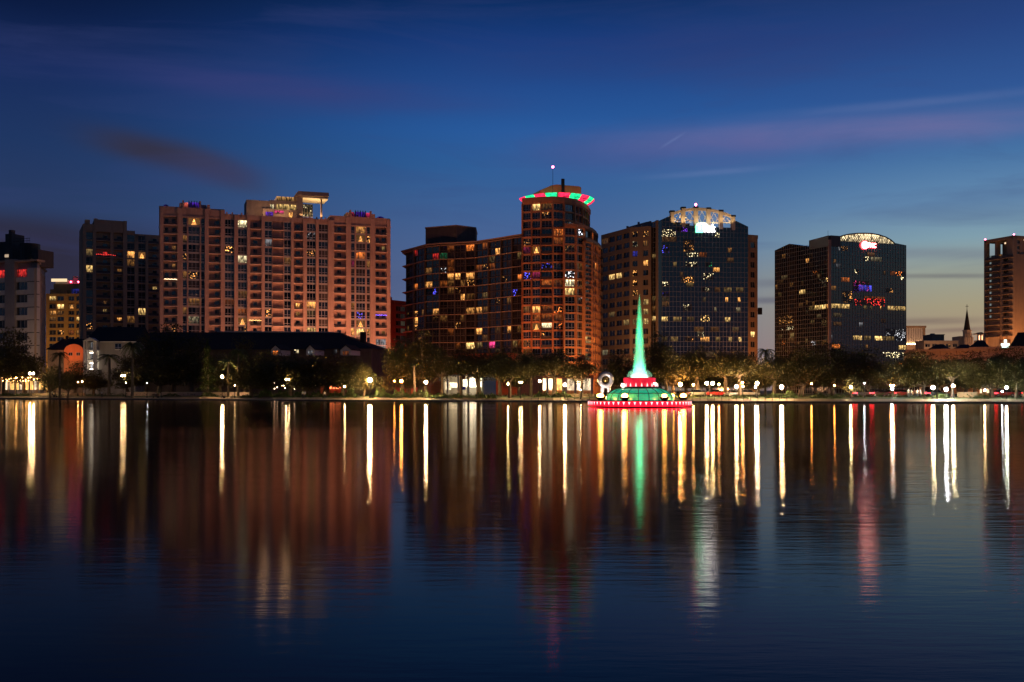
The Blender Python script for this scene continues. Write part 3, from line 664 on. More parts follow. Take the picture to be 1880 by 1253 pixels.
def bank_tower_arch():
    K = 3.2974; px_ = lambda zx: 1080+zx/K; py_ = lambda zy: 360+zy/K
    m = Frame((1209,420),(1374,424)); root = building('office_tower', 'dark glass office tower with an open arched crown and a green and white bank sign', 'building', m); W = m.loc(root)
    U = lambda zx: m.u(px_(zx)); Z = lambda zy, zx=600: m.z(py_(zy), px_(zx))
    poly = [(0,0),(m.L,0),(m.L,Z(186,965)),(U(895),Z(150,895)),(U(885),Z(196,885)),(U(850),Z(192,850)),(U(660),Z(182,660)),(U(515),Z(172,515)),(U(510),Z(130,510)),(U(495),Z(120,495)),(0,Z(152,430))]
    X = lambda x0,x1,y,k,h=8.5: (px_(x0), px_(x1), py_(y), h, k)
    lits = [X(437,482,740,'yel'),(X(515,565,742,'dyel')),X(597,640,742,'dyel'),X(680,735,742,'syel',12),X(828,862,755,'yel'),X(450,490,548,'spale'),X(592,640,550,'dyel'),X(690,740,562,'spale'),X(765,802,566,'dwarm'),X(822,870,570,'dyel'),X(895,940,570,'dyel'),
        X(440,480,868,'dyel'),X(500,545,872,'dyel'),X(590,640,874,'swarm'),X(680,735,876,'warm'),X(770,800,880,'dyel'),X(850,872,880,'yel'),X(910,930,880,'yel'),X(640,700,812,'dwarm'),X(740,790,812,'dwarm'),X(757,797,440,'dwarm'),X(757,797,440,'warm'),
        X(670,720,370,'dorg'),X(515,536,425,'dyel'),X(575,640,300,'swarm',22),X(590,665,355,'spale',9),X(588,660,405,'spale',9),X(712,750,405,'sgrn',8),X(575,628,675,'spale',12),X(565,640,505,'swarm',12),X(695,760,488,'spale',12),X(440,492,322,'sblue',14),X(432,530,225,'spale',14),X(530,604,200,'svio',10),
        X(830,848,634,'warm'),X(905,922,640,'warm'),X(895,922,695,'dpale'),X(762,778,692,'dpale'),X(845,870,318,'dwarm'),X(660,700,840,'spale',12),X(450,490,580,'sblue'),X(770,795,232,'spale')]  # sparkling panes paint city lights mirrored in the glass
    curtain(root, m, poly, 1.5, 2.05, 'glass_facade', lits)
    b = MB(); b.box(.1, m.L-.1, 3.9, 26, 0, Z(196,885)-.2); obj('core', b, M_dark, root, W)
    obj('corner_pier', MB().box(-.9, 0, -.2, 3.9, 0, Z(150,425)+.2), M_beige2, root, W)
    # crown: columns, arch, bracing
    cols = [510,578,655,731,806,880]; tops = [92,70,68,74,88,120]; bots = [150,178,184,190,193,198]
    for x, t, e in zip(cols, tops, bots):
        u = U(x); c = obj('crown_column', MB().box(u-.75, u+.75, .1, 1.9, Z(e,x)-.6, Z(t,x)), M_steel, root, W)
        obj('capital', MB().box(u-.95, u+.95, -.1, 2.1, Z(t+6,x), Z(t,x)+.3), M_black, c)
    ar = MB(); br = MB()
    for (x0,t0),(x1,t1) in zip(zip(cols,tops), zip(cols[1:],tops[1:])):
        for k in range(4):
            a = x0+(x1-x0)*k/4; e = x0+(x1-x0)*(k+1)/4
            f = lambda x: 66+54*((x-665)/225.0)**2 if x > 655 else 66+30*((x-665)/155.0)**2
            ar.extr([(U(a),Z(f(a)+20,a)),(U(e),Z(f(e)+20,e)),(U(e),Z(f(e)+4,e)),(U(a),Z(f(a)+4,a))], .4, 1.6)
        z0, z1 = f(x0)+20, f(x1)+20; zb = 152 if x0 < 600 else 166
        for (p, q2) in (((x0,z0),((x0+x1)/2,zb)),(((x0+x1)/2,z0),(x0,zb)),(((x0+x1)/2,zb),(x1,z1)),(((x0+x1)/2,z1),(x1,zb))):
            br.tube((U(p[0]),1.0,Z(p[1],p[0])),(U(q2[0]),1.0,Z(q2[1],q2[0])),.13,n=5)
        br.tube((U(x0),1.0,Z(zb-8,x0)),(U(x1),1.0,Z(zb-4,x1)),.2,n=5)
    obj('crown_arch', ar, M_steel, root, W); obj('crown_brace', br, M_white, root, W)
    obj('roof_screen', MB().box(U(510), U(640), 6, 7, Z(196,600), Z(152,600)), M_beige2, root, W)
    for i, x in enumerate((544,616,693,768,843)):                    # uplights on the crown deck
        l = bpy.data.lights.new('crown_uplight','SPOT'); l.energy = 1500; l.color = (1,.66,.3); l.shadow_soft_size = .3; l.spot_size = R(115); l.spot_blend = .5
        o = bpy.data.objects.new('crown_uplight', l); COL.objects.link(o); o.parent = root; o.matrix_basis = W @ Matrix.Translation((U(x), -1.6, Z(186,x))) @ Matrix.Rotation(R(168),4,'X')
    bm = obj('beacon', MB().ball((U(655), 1.0, Z(50,655)), .5, 10).tube((U(655),1,Z(66,655)),(U(655),1,Z(52,655)),.1,n=5), EM['redlamp'], root, W)
    # sign
    sg = MB().box(U(651), U(692), -.35, .1, Z(222,670), Z(181,670)); s = obj('sign_panel', sg, SIGN['green'], root, W, label='glowing green square sign with white letters')
    letters('sign_lettering', 'TD', 3.3, SIGN['white'], s, Matrix.Translation((U(651)+.55, -.4, Z(222,670)+1.3)), .06, .06)
    letters('sign_lettering', 'Bank', 4.0, SIGN['white2'], root, W @ Matrix.Translation((U(697), -.3, Z(216,720)))@Matrix.Scale(.60,4,(1,0,0)), .14, .10)
    # right masonry wing
    w2 = Frame((1373.5,426),(1391,428)); W2 = w2.loc(root); zt = wz(433,427); b = MB(); n = 15; fh = 4.15
    b.box(0,w2.L,.6,18,0,zt-.1); b.box(0,w2.L*.26,0,.7,0,zt); b.box(w2.L*.74,w2.L,0,.7,0,zt); b.box(-.05,w2.L+.15,-.1,18.2,zt-1.2,zt+.3)
    for i in range(n+1): b.box(w2.L*.25,w2.L*.75,.06,.7,zt-2.6-i*fh,zt-.9-i*fh)
    obj('wing', b, M_beige2, root, W2)
    place(root, w2, [(w2.L/2, .35, zt-3.85-i*fh, w2.L*.48, fh-1.75, 2, False) for i in range(n)], [(px_(993), py_(828), 'yel')])
    cr = MB().tube((w2.L-.2,2,wz(569.5,428)),(w2.L+2.4,2,wz(569.5,428)),.22,n=6).box(w2.L+1.9,w2.L+3.3,1.2,2.4,wz(577,428),wz(564.5,428)); obj('wall_bracket', cr, M_black, root, W2)
    # recess and left masonry wing
    r = Frame((1195,424),(1208,419.5)); W3 = r.loc(root); zt = Z(150,425); obj('side_glass', MB().box(0,r.L,.2,12,0,zt), GLB, root, W3)
    g = MB()
    for i in range(34): g.box(.01,r.L-.01,.08,.21,zt-.4-i*2.05-.07,zt-.4-i*2.05+.07)
    for i in range(4): g.box(r.L*i/3-.05+.0,r.L*i/3+.05,.06,.21,0,zt-.02)
    obj('mullion', g, M_bar, root, W3)
    for y, k in ((365,'dyel'),(620,'dyel'),(680,'dwarm'),(742,'yel')): obj('window', window(r.L*.8, 2.0, 2, False, k, M_bronze, .04), parent=root, M=W3 @ Matrix.Translation((r.L/2,.1,r.z(py_(y),1202))), label=wlabel(k))
    for a, b2, bays, lst in (((1103.7,446),(1156,425),4,[(145,508,'yel'),(185,500,'yel'),(95,942,'dpale'),(145,742,'dyel'),(225,742,'dyel')]),((1156,425),(1195,421),2,[(290,240,'swarm'),(340,240,'swarm'),(290,300,'spale'),(340,300,'dwarm'),(340,435,'warm'),(285,487,'swarm'),(290,550,'swarm'),(285,615,'swarm'),(345,615,'yel'),(350,680,'yel'),(345,742,'yel'),(290,742,'dyel'),(290,360,'dblue')])):
        f = Frame(a, b2); Wf = f.loc(root); zt = wz(419,425); n = 16; fh = 4.02; b = MB()
        b.box(0,f.L,.7,22,0,zt-.05); b.box(-.02,f.L+.02,-.02,.8,zt-1.7,zt+.2)
        for i in range(n): b.box(0,f.L,.05,.75,zt-1.6-i*fh-2.35-1.75,zt-1.6-i*fh-2.35)
        e = f.L/bays
        for j in range(bays+1): b.box(max(0,j*e-(.35 if bays == 4 else 1.2)),min(f.L,j*e+(.35 if bays == 4 else 1.2)),.0,.78,0,zt-1.6)
        obj('wing', b, M_beige2, root, Wf)
        place(root, f, [((j+.5)*e, .4, zt-1.6-i*fh-1.17, e-(.7 if bays == 4 else 2.4)-.02, 2.34, 2, False) for i in range(n) for j in range(bays)], [(px_(x),py_(y),k) for x,y,k in lst])
    t = Frame((1149,432),(1195,430)); b = MB().extr([(0,wz(420,431)),(t.L,wz(420,431)),(t.L,wz(405,431)),(t.L*.8,wz(406,431)),(t.L*.1,wz(414,431)),(0,wz(414,431))],3,9)
    for f_, y in ((0,413),(.45,406),(.92,405)): b.box(t.L*f_, t.L*f_+.9, 2.5, 3.5, wz(420,431), wz(y,431))
    obj('roof_screen', b, M_grey, root, t.loc(root))
M_beige2 = pm('tan_precast_panel', (.34,.22,.13), .85, .15)
SIGN = {'green':emit('green_sign_face',(.16,1,.46),4.5), 'white':emit('white_sign_letters',(.8,1,.9),16), 'white2':emit('white_letters',(1,.94,.97),14), 'red':emit('red_white_letters',(1,.50,.44),9), 'redglow':emit('red_letter_edge',(1,.03,.05),16), 'hotel':emit('pale_green_sign',(.70,1,.88),2.6)}

def bank_tower_vault():
    K = 3.687; px_ = lambda zx: 1400+zx/K; py_ = lambda zy: 400+zy/K
    lf = Frame((1421.7,430),(1521,400)); rt = Frame((1525,400),(1664.5,414))
    root = building('office_tower', 'dark glass office tower with a glowing latticed vault and a red edged white bank sign', 'building', lf); Wl, Wr = lf.loc(root), rt.loc(root)
    X = lambda x0,x1,y,k,h=8.5: (px_(x0), px_(x1), py_(y), h, k)
    zt = rt.z(py_(150), 1525); zl = lf.z(460,1422)
    lits = [X(290,312,298,'warm'),X(246,288,492,'yel'),X(130,152,270,'dwarm'),X(182,204,440,'dwarm'),X(104,126,516,'dyel'),X(310,345,610,'dyel'),X(348,392,605,'yel'),X(394,425,600,'yel'),X(430,444,598,'warm'),X(105,200,690,'swarm',16),X(120,205,735,'spale',10),X(115,155,855,'sorg',16),X(325,360,838,'swhite',10),X(335,375,360,'sorg'),X(85,98,455,'dwarm'),X(105,130,797,'dyel'),X(425,443,405,'syel')]
    curtain(root, lf, [(0,0),(lf.L,0),(lf.L,zt),(lf.L*.67,zt),(lf.L*.67,zt-1.2),(lf.L*.28,zl+1.6),(0,zl)], 1.35, 1.75, 'glass_facade', lits)
    V = lambda zx: rt.u(px_(zx)); Zr = lambda zy, zx: rt.z(py_(zy), px_(zx))
    lits = [X(466,530,598,'yel'),X(534,592,603,'yel'),X(688,712,612,'dyel'),X(730,745,612,'dyel'),X(798,808,615,'warm'),X(850,898,614,'yel'),X(903,970,617,'yel'),X(613,676,802,'yel'),X(690,735,800,'dyel'),X(762,815,806,'yel'),X(820,895,810,'dyel'),X(922,973,874,'yel'),X(470,528,858,'org'),X(528,580,212,'swarm'),X(515,528,205,'dwhite'),X(690,728,292,'spale'),X(735,808,292,'dpale'),X(534,592,408,'org'),
        X(612,655,472,'svio',18),X(655,742,478,'blue',12),X(620,720,465,'spink',20),X(622,690,572,'sred',12),X(690,832,572,'sred',14),X(545,610,535,'swarm',22),X(690,832,540,'dorg'),X(838,885,490,'swarm',8),X(865,897,362,'dorg'),X(902,970,365,'sorg'),X(625,655,350,'spale',8),X(655,680,738,'dwhite'),X(838,970,778,'swhite',14),X(900,970,815,'swhite',10),X(925,975,1002,'org'),X(810,975,930,'spale',12),X(467,500,472,'dwarm'),X(935,958,420,'spale'),X(500,530,340,'dwhite'),X(700,715,870,'dwarm'),X(466,475,795,'dwhite')]  # violet, blue, pink and red panes paint reflected neon as glow
    poly = [(0,0),(rt.L,0),(rt.L,Zr(186,972)),(V(905),Zr(172,905)),(V(900),Zr(178,900)),(V(530),Zr(158,530)),(V(528),Zr(124,528)),(0,Zr(152,465))]
    curtain(root, rt, poly, 1.35, 1.75, 'glass_facade', lits)
    c = MB(); pr = root.location
    a, b, d = lf.B, rt.B, lf.A
    c.prism([(d.x+1.5-pr.x,d.y+2.5-pr.y),(a.x-pr.x,a.y+3.2-pr.y),(rt.A.x-pr.x,rt.A.y+3.2-pr.y),(b.x-1.5-pr.x,b.y+3.0-pr.y),(b.x+2-pr.x,b.y+30-pr.y),(d.x+10-pr.x,d.y+30-pr.y)], 0, zl-1-G0+.3)
    obj('core', c, M_dark, root)
    cx0, cx1 = lf.B.x-.05-pr.x, rt.A.x+.05-pr.x; obj('corner_pier', MB().box(cx0, cx1, 399.4-pr.y, 401.5-pr.y, 0, zt-G0), M_pink, root)
    b = MB().extr([(lf.L*.66,zt-2.5),(lf.L,zt-2.5),(lf.L,lf.z(433,1519)),(lf.L*.66,lf.z(441.5,1488))], -.1, 6); obj('parapet', b, M_bronze, root, Wl)
    obj('parapet', MB().extr([(0,zt-2.5),(V(528),zt-2.5),(V(528),Zr(124,528)),(0,Zr(120,470))], -.05, .2), M_bronze, root, Wr)
    # latticed vault
    pts = [(530,128,158),(560,118,160),(600,110,162),(650,105,165),(700,104,168),(750,106,170),(800,115,173),(845,130,175),(880,150,177),(905,172,178)]
    sh = [(V(x),Zr(t,x)) for x,t,e in pts]; sb = [(V(x),Zr(e,x)) for x,t,e in pts]
    vb = obj('vault', MB().extr([sb[0]]+[sb[-1]]+sh[::-1], 1.2, 9), VAULT, root, Wr, label='warm white lit roof vault')
    lat = MB(); n = 26
    def top(u):
        for (u0,z0),(u1,z1) in zip(sh, sh[1:]):
            if u0 <= u <= u1: return z0+(z1-z0)*(u-u0)/(u1-u0)
        return sh[-1][1]
    ub, ue = sh[0][0], sh[-1][0]; base = lambda u: sb[0][1]+(sb[-1][1]-sb[0][1])*(u-ub)/(ue-ub)
    for i in range(n):
        u0 = ub+(ue-ub)*i/n
        for s in (1,-1):
            x, hh = u0, 0.0; pz = base(u0); px2 = u0
            for k in range(12):
                x2 = u0+s*(k+1)*.55; z2 = base(min(max(x2,ub),ue))+(k+1)*.75
                if not (ub < x2 < ue) or z2 > top(x2): break
                lat.tube((px2,1.0,pz),(x2,1.0,z2),.085,n=4); px2, pz = x2, z2
    obj('lattice', lat, M_bronze, vb)
    rim = MB()
    for (u0,z0),(u1,z1) in zip(sh, sh[1:]): rim.tube((u0,.9,z0),(u1,.9,z1),.28,n=6)
    obj('rim_beam', rim, M_bronze, vb)
    s = obj('sign_emblem', MB().merge(MB().lathe([(1.42,0),(1.42,.3),(.55,.3),(.55,0)],24).ball((.1,-.1,.15),.3,8), Matrix.Rotation(math.pi/2,4,'X')), SIGN['red'], root, Wr @ Matrix.Translation((V(690), -.2, Zr(186,690))), label='round white emblem beside the lettering')
    obj('halo_edge', MB().merge(MB().lathe([(1.7,0),(1.7,.12),(1.45,.12),(1.45,0)],24), Matrix.Rotation(math.pi/2,4,'X')), SIGN['redglow'], s)
    M = Wr @ Matrix.Translation((V(709), -.3, Zr(203,740))); t = letters('sign_lettering', 'PNC', 2.6, SIGN['red'], root, M @ Matrix.Scale(.8,4,(1,0,0)), .12, .015)
    letters('halo_edge', 'PNC', 2.6, SIGN['redglow'], t, Matrix.Rotation(-math.pi/2,4,'X') @ Matrix.Translation((0,.2,0)), .03, .15)
    obj('antenna', MB().tube((V(545),9,Zr(130,545)),(V(545),9,Zr(65,545)),.06,n=5), M_black, root, Wr)
VAULT = litwin('glowing_vault_glass', (1,.78,.44), 2.4)

# ================================================================= right-hand side
def right_tower():
    K = 5.222; px_ = lambda zx: 1790+zx/K; py_ = lambda zy: 420+zy/K
    lf = Frame((1806.5,540),(1861,522)); rt = Frame((1861,522),(1905,530)); root = building('residential_tower', 'tan residential tower with stacked dark balconies and red roof beacons at the right edge', 'building', lf)
    W, W2 = lf.loc(root), rt.loc(root); zt = lf.z(432.5,1860); Z = lambda zy: wz(py_(zy), 531); U = lambda zx: lf.u(px_(zx))
    b = MB(); zk = Z(262)
    b.box(0,lf.L-.3,2.2,20,0,zk); b.box(0,1.6,0,2.3,0,zt-.2); b.box(lf.L-3.3,lf.L,0,2.3,0,zt-.1); b.box(U(240),U(268),.3,2.3,0,zk); b.box(0,lf.L,0,20.3,zt-1.5,zt)
    b.box(U(150),lf.L,8,20,zk,zt-1.5); b.box(U(186),U(204),0.3,3,zk,zt-1.5); b.box(U(302),U(322),.3,3,zk,zt-1.5); b.box(.02,lf.L-.02,.6,2.4,zk-1.4,zk)
    obj('wall', b, M_tan, root, W)
    b = MB(); n = 16; fh = 3.0
    b.box(2.6,rt.L,.8,18,0,zk); b.box(2.6,rt.L,.8,3,zk,zt-.05); b.box(0,2.2,-.02,.9,0,zt); b.box(5.0,rt.L,0,.9,0,zt-.02); b.box(0,rt.L,-.04,.9,zt-2,zt+.02)
    for i in range(20): b.box(2.1,5.1,.1,.9,zt-4-i*fh-1.0,zt-4-i*fh)
    obj('side_wall', b, M_beige, root, W2)
    rows = [265+57.3*i for i in range(14)]
    specs = []
    for y in rows:
        for a, c in ((105,238),(268,368)):
            me = MB().box(U(a),U(c),-.9,2.25,-.13,.13).mesh('balcony',[M_tan]); o = obj('balcony', me, parent=root, M=W @ Matrix.Translation((0,0,Z(y+30)))); obj('railing', MB().box(U(a),U(c),-.9,-.84,.14,1.05), M_rail, o)
            specs += [((U(a)*.72+U(c)*.28), 2.0, Z(y)+.0, (U(c)-U(a))*.44, 2.3, 2, False), ((U(a)*.25+U(c)*.75), 2.0, Z(y), (U(c)-U(a))*.4, 2.3, 2, False)]
    L = [(330,305,'swarm'),(332,480,'swarm'),(160,835,'warm'),(225,840,'warm'),(365,820,'warm'),(350,880,'yel'),(145,905,'red'),(160,1010,'warm'),(220,880,'dwarm')]
    place(root, lf, specs, [(px_(x),py_(y),k) for x,y,k in L])
    place(root, rt, [(3.6,.45,zt-3-i*fh+.0,2.8,1.9,2,False) for i in range(17)], [(px_(x),py_(y),k) for x,y,k in ((435,820,'warm'),(435,880,'dwarm'),(435,995,'warm'),(420,415,'swarm'))])
    for x, y in ((92,104),(372,58)): obj('beacon', MB().ball((U(x) if x < 200 else lf.L-.3, .5, zt+.5), .36, 8), EM['redlamp'], root, W)
    b = MB()
    for y in rows[:11]: b.box(U(128),U(142),.9,1.0,Z(y+8),Z(y-12))
    obj('balcony_lamp', b, emit('cool_balcony_lamp',(.5,.62,.62),.32,'NONE'), root, W)
    b = MB()
    for a, c in ((175,185),(218,250),(262,300),(320,345),(352,362)): b.box(U(a),U(c),7.7,7.9,zt-2.3,zt-1.6)
    obj('roof_lamp', b, emit('roof_frame_lamp',(1,.7,.45),1.6,'NONE'), root, W)

def low_hotel():
    lf = Frame((1664,385),(1780,372)); rt = Frame((1780,372),(1900,362)); root = building('hotel_building', 'low orange lit hotel with a bright rooftop sign at the right edge', 'building', lf)
    for f, zt, sp in ((lf, wz(641,378), 4.6), (rt, wz(637,368), 4.6)):
        b = MB(); n = int(f.L/sp); W = f.loc(root); b.box(0,f.L,.6,16,0,zt-.4); b.box(-.1,f.L+.1,-.5,16.3,zt-.9,zt); b.box(0,f.L,-.15,.7,zt-5.6,zt-5.2)
        for i in range(n+1): b.box(i*f.L/n-.9,i*f.L/n+.9,0,.7,0,zt-.8)
        for i in range(5): b.box(0,f.L,.1,.7,zt-3.9-i*3.3,zt-2.7-i*3.3-.0)
        obj('wall', b, M_beige if f is rt else M_tan, root, W)
        place(root, f, [((i+.5)*f.L/n,.4,zt-3.9-.95-k*3.3,f.L/n-1.9,1.9,2,False) for i in range(n) for k in range(4)], [(1680,645,'dwarm'),(1703,645,'dwarm'),(1678,657,'dwarm')] if f is lf else [(1765,653,'swarm')])
        for (u0,u1,h) in (((.35,.62,1.9),(.75,1.0,1.6)) if f is lf else ((.0,.3,2.4),(.62,1.0,5.2))):
            c0, c1 = u0*f.L, u1*f.L; m = (c0+c1)/2
            rf = MB().add([(c0,0,zt+.02),(c1,0,zt+.02),(c1,12,zt+.02),(c0,12,zt+.02),(c0+(c1-c0)*.3,5,zt+h),(c0+(c1-c0)*.7,5,zt+h)],[(0,1,5,4),(1,2,5),(2,3,4,5),(3,0,4),(3,2,1,0)])
            obj('roof', rf, M_roof, root, W)
    W = rt.loc(root); z = lambda py: wz(py, 366); u = rt.u; s = MB()
    s.box(u(1843.6),u(1848.4),-.6,-.3,z(630.4),z(624)); s.box(u(1838),u(1853.4),-.6,-.3,z(634.8),z(631)); s.box(u(1839.5),u(1851.5),-.6,-.3,z(638.6),z(635.2))
    g = obj('rooftop_sign', s, SIGN['hotel'], root, W, label='pale green white glowing stepped sign'); obj('sign_mount', MB().box(u(1836),u(1855),-.28,1,wz(637,366)-1,z(623.5)), M_orange, g)

def far_right_bits():
    fr = Frame((1664,500),(1699,500)); root = building('columned_hall', 'pale hall whose tall columns are lit from below behind the glass tower', 'building', fr); W = fr.loc(root); zt = wz(598.5,500)
    b = MB(); b.box(0,fr.L,1.5,14,0,zt-.6); b.box(0,fr.L,-.2,14,0,wz(633,500)); b.box(-.1,fr.L+.3,-.4,14.3,zt-1.0,zt); b.box(fr.L-1,fr.L,0,1.6,0,zt-.9); obj('wall', b, M_tan, root, W)
    for i in range(7): u = .7+i*(fr.L-2.4)/6; obj('column', MB().box(u-.45,u+.45,.2,1.4,wz(633,500)-.01,zt-1.0), M_white, root, W)
    b = MB()
    for i in range(7): u = .7+i*(fr.L-2.4)/6; b.box(u-.35,u+.35,-.15,.1,wz(633,500)+.02,wz(633,500)+.5)
    obj('uplight', b, emit('column_uplight',(1,.55,.25),26), root, W)
    # church
    fr = Frame((1766,520),(1796,520)); root = building('church', 'church with a slender dark spire topped by a cross', 'church', fr); W = fr.loc(root); u = fr.u; z = lambda py: wz(py, 520); c = u(1779.5)
    b = MB(); b.prism([(c+1.95*math.cos(R(22.5+45*i)),2.6+1.95*math.sin(R(22.5+45*i))) for i in range(8)],0,z(608)); b.box(c-2.3,c+2.3,.4,5.2,0,z(619))
    for i in range(4): b.box(c-1.7+i*1.05-.16,c-1.7+i*1.05+.16,.15,.5,0,z(612))
    b.prism([(c+2.2*math.cos(R(22.5+45*i)),2.6+2.2*math.sin(R(22.5+45*i))) for i in range(8)],z(608),z(606)); obj('tower', b, M_grey, root, W)
    sp = MB().lathe([(1.75,z(606)),(.9,z(586)),(.08,z(566))],8); obj('spire', sp, M_roof, root, W @ Matrix.Translation((c,2.6,0)))
    obj('cross', MB().box(c-.09,c+.09,2.5,2.7,z(567),z(558.5)).box(c-.75,c+.75,2.52,2.68,z(562.4),z(561.6)), M_black, root, W)
    obj('nave', MB().extr([(c-3.6,0),(c-1.8,0),(c-1.8,z(617)),(c-3.6,z(617))],3,12).extr([(c-9,0),(c+9,0),(c+9,z(632)),(c,z(626)),(c-9,z(632))],6,22), M_grey, root, W)
    for a, b2, py, Y, m, lab in ((1711,1734,615.5,460,M_tan,'plain tan roof block left of the church spire'),(1697,1760,627,450,M_beige,'long low beige block below the church spire')):
        fr = Frame((a,Y),(b2,Y)); root = building('office_annex', lab, 'building', fr); W = fr.loc(root); zt = wz(py,Y); L_ = fr.L
        obj('wall', MB().box(0,L_,.3,10,0,zt), m, root, W); obj('roof', MB().box(-.2,L_+.2,.1,10.2,zt,zt+.35).box(L_*.2,L_*.45,3,5,zt+.3,zt+.9), M_grey, root, W)
        place(root, fr, [(L_*(i+.5)/5,.15,zt-1.9,L_/5-.9,1.3,2,False) for i in range(5)], [])
    fr = Frame((1795,480),(1809,480)); root = building('cupola', 'small white cupola with lit columns beside the tan residential tower', 'building', fr); W = fr.loc(root); z = lambda py: wz(py,480); L_ = fr.L
    obj('base', MB().box(0,L_,.4,4,0,z(625)), M_tan, root, W); obj('roof', MB().box(-.3,L_+.3,-.2,4.3,z(614),z(612)).extr([(L_*.1,z(612)),(L_*.9,z(612)),(L_*.5,z(610))],.2,4), M_tan, root, W)
    for f in (.12,.5,.88): obj('column', MB().box(L_*f-.3,L_*f+.3,.4,1.0,z(625),z(614)), M_white, root, W)
    obj('lamp', MB().box(L_*.3,L_*.9,2.2,2.4,z(624),z(616)), emit('cupola_lamp',(1,.45,.2),5), root, W)
# ================================================================= low buildings behind the trees
def townhouses():
    fr = Frame((246,300),(683,290)); root = building('terrace_house', 'long dark terrace with a huge black roof and three small white gables', 'house', fr); W = fr.loc(root); U = fr.u
    ze, zr = fr.z(641,600), fr.z(607,600); D = 26
    obj('wall', MB().box(0,fr.L,.6,D,0,ze), pm('dark_brick',(.10,.075,.06),.9,.3), root, W)
    a, b = U(600), fr.L
    rf = MB(); rf.add([(-.5,-.4,ze),(b+.5,-.4,ze),(b+.5,D,ze),(-.5,D,ze),(-.5,11,zr+.6),(a,11,zr)],[(0,1,5,4),(1,2,5),(2,3,4,5),(3,0,4),(3,2,1,0)])
    o = obj('roof', rf, M_roof, root, W); obj('ridge_cap', MB().tube((U(370),11,zr+.55),(U(600),11,zr+.02),.22,n=6), M_slab, o)
    obj('chimney', MB().box(U(648),U(656),7,9,ze+2,fr.z(607,652)), M_roof, o)
    for px, w, lit in ((527,9,'org'),(593,8,'dwhite'),(660,10,'dorg')):
        u = U(px); h = w/F*294; zt = fr.z(632 if px < 600 else 633, px); zb = fr.z(648, px)
        g = MB().extr([(u-h,zb),(u+h,zb),(u+h,zt-.9),(u,zt+.35),(u-h,zt-.9)], -.9, 5); d = obj('gable', g, M_white, o, W)
        g = MB().extr([(u-h-.3,zt-1.05),(u,zt+.3),(u+h+.3,zt-1.05),(u+h+.3,zt-.8),(u,zt+.62),(u-h-.3,zt-.8)], -1.2, 5.2); obj('gable_roof', g, M_roof, d)
        obj('window', window(h*1.2,1.3,3,False,lit), parent=d, M=Matrix.Translation((u,-1.0,zt-1.8)), label=wlabel(lit))
    for px, k in ((541,'spale'),(545,'pale'),(565,'dwhite'),(640,'dorg'),(645,'dpale'),(615,'dwhite')):
        obj('window', window(.9,1.1,1,False,k), parent=root, M=W @ Matrix.Translation((U(px),.4,fr.z(641,px)-.7)), label=wlabel(k))
    b = MB().box(U(655),fr.L,-.5,.7,0,ze-.05).box(U(679),U(683),-.8,.6,0,ze); obj('end_bay', b, M_dim, root, W)
    # white house at its left with a lit stair tower
    fr = Frame((156,292),(247,292)); root = building('white_house', 'pale house with a lit open stair tower and black roof beside the palms', 'house', fr); W = fr.loc(root); U = fr.u; z = lambda py: wz(py,292)
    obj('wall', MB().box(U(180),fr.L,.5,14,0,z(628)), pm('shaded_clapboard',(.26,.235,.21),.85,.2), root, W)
    o = obj('roof', MB().add([(U(154),0,z(627.5)),(fr.L+.4,0,z(627.5)),(fr.L+.4,15,z(627.5)),(U(154),15,z(627.5)),(U(160),7.5,z(598)),(fr.L+.4,7.5,z(598))],[(0,1,5,4),(1,2,5),(2,3,4,5),(3,0,4),(3,2,1,0)]), M_roof, root, W)
    obj('gutter', MB().box(U(184),fr.L+.4,-.12,.3,z(628.6),z(627.2)), M_white, o)
    t = MB()
    for px in (158.5,163,176.5,180): t.box(U(px)-.22,U(px)+.22,-1.6,-1.2,0,z(627))
    for py in (644,662,681,688): t.box(U(157),U(181),-1.5,1.5,z(py),z(py)+.3)
    t.box(U(157),U(181),1.2,1.6,0,z(627)); t.extr([(U(156),z(627)),(U(182),z(627)),(U(169),z(620.5))],-1.8,3)
    st = obj('stair_tower', t, M_white, root, W)
    for i, (py, e) in enumerate(((634,'dwhite'),(653,'dwhite'),(672,'white'))):
        obj('stair_opening', window(U(175)-U(164), 2.0, 2, True, e), parent=st, M=Matrix.Translation((U(169.5),.9,z(py+1))), label=wlabel(e))
    b = MB()
    for py in (649,668,679): b.box(U(166),U(173),-.4,.2,z(py),z(py-1.6))
    obj('ceiling_lamp', b, emit('stair_lamp',(1,.86,.66),9), st)
    for px in (213,219): obj('window', window(1.0,1.6,1,True), parent=root, M=W @ Matrix.Translation((U(px),.36,z(636))))
    obj('sill', MB().box(U(210),U(223),.3,.6,z(643),z(641.8)), M_white, root, W)

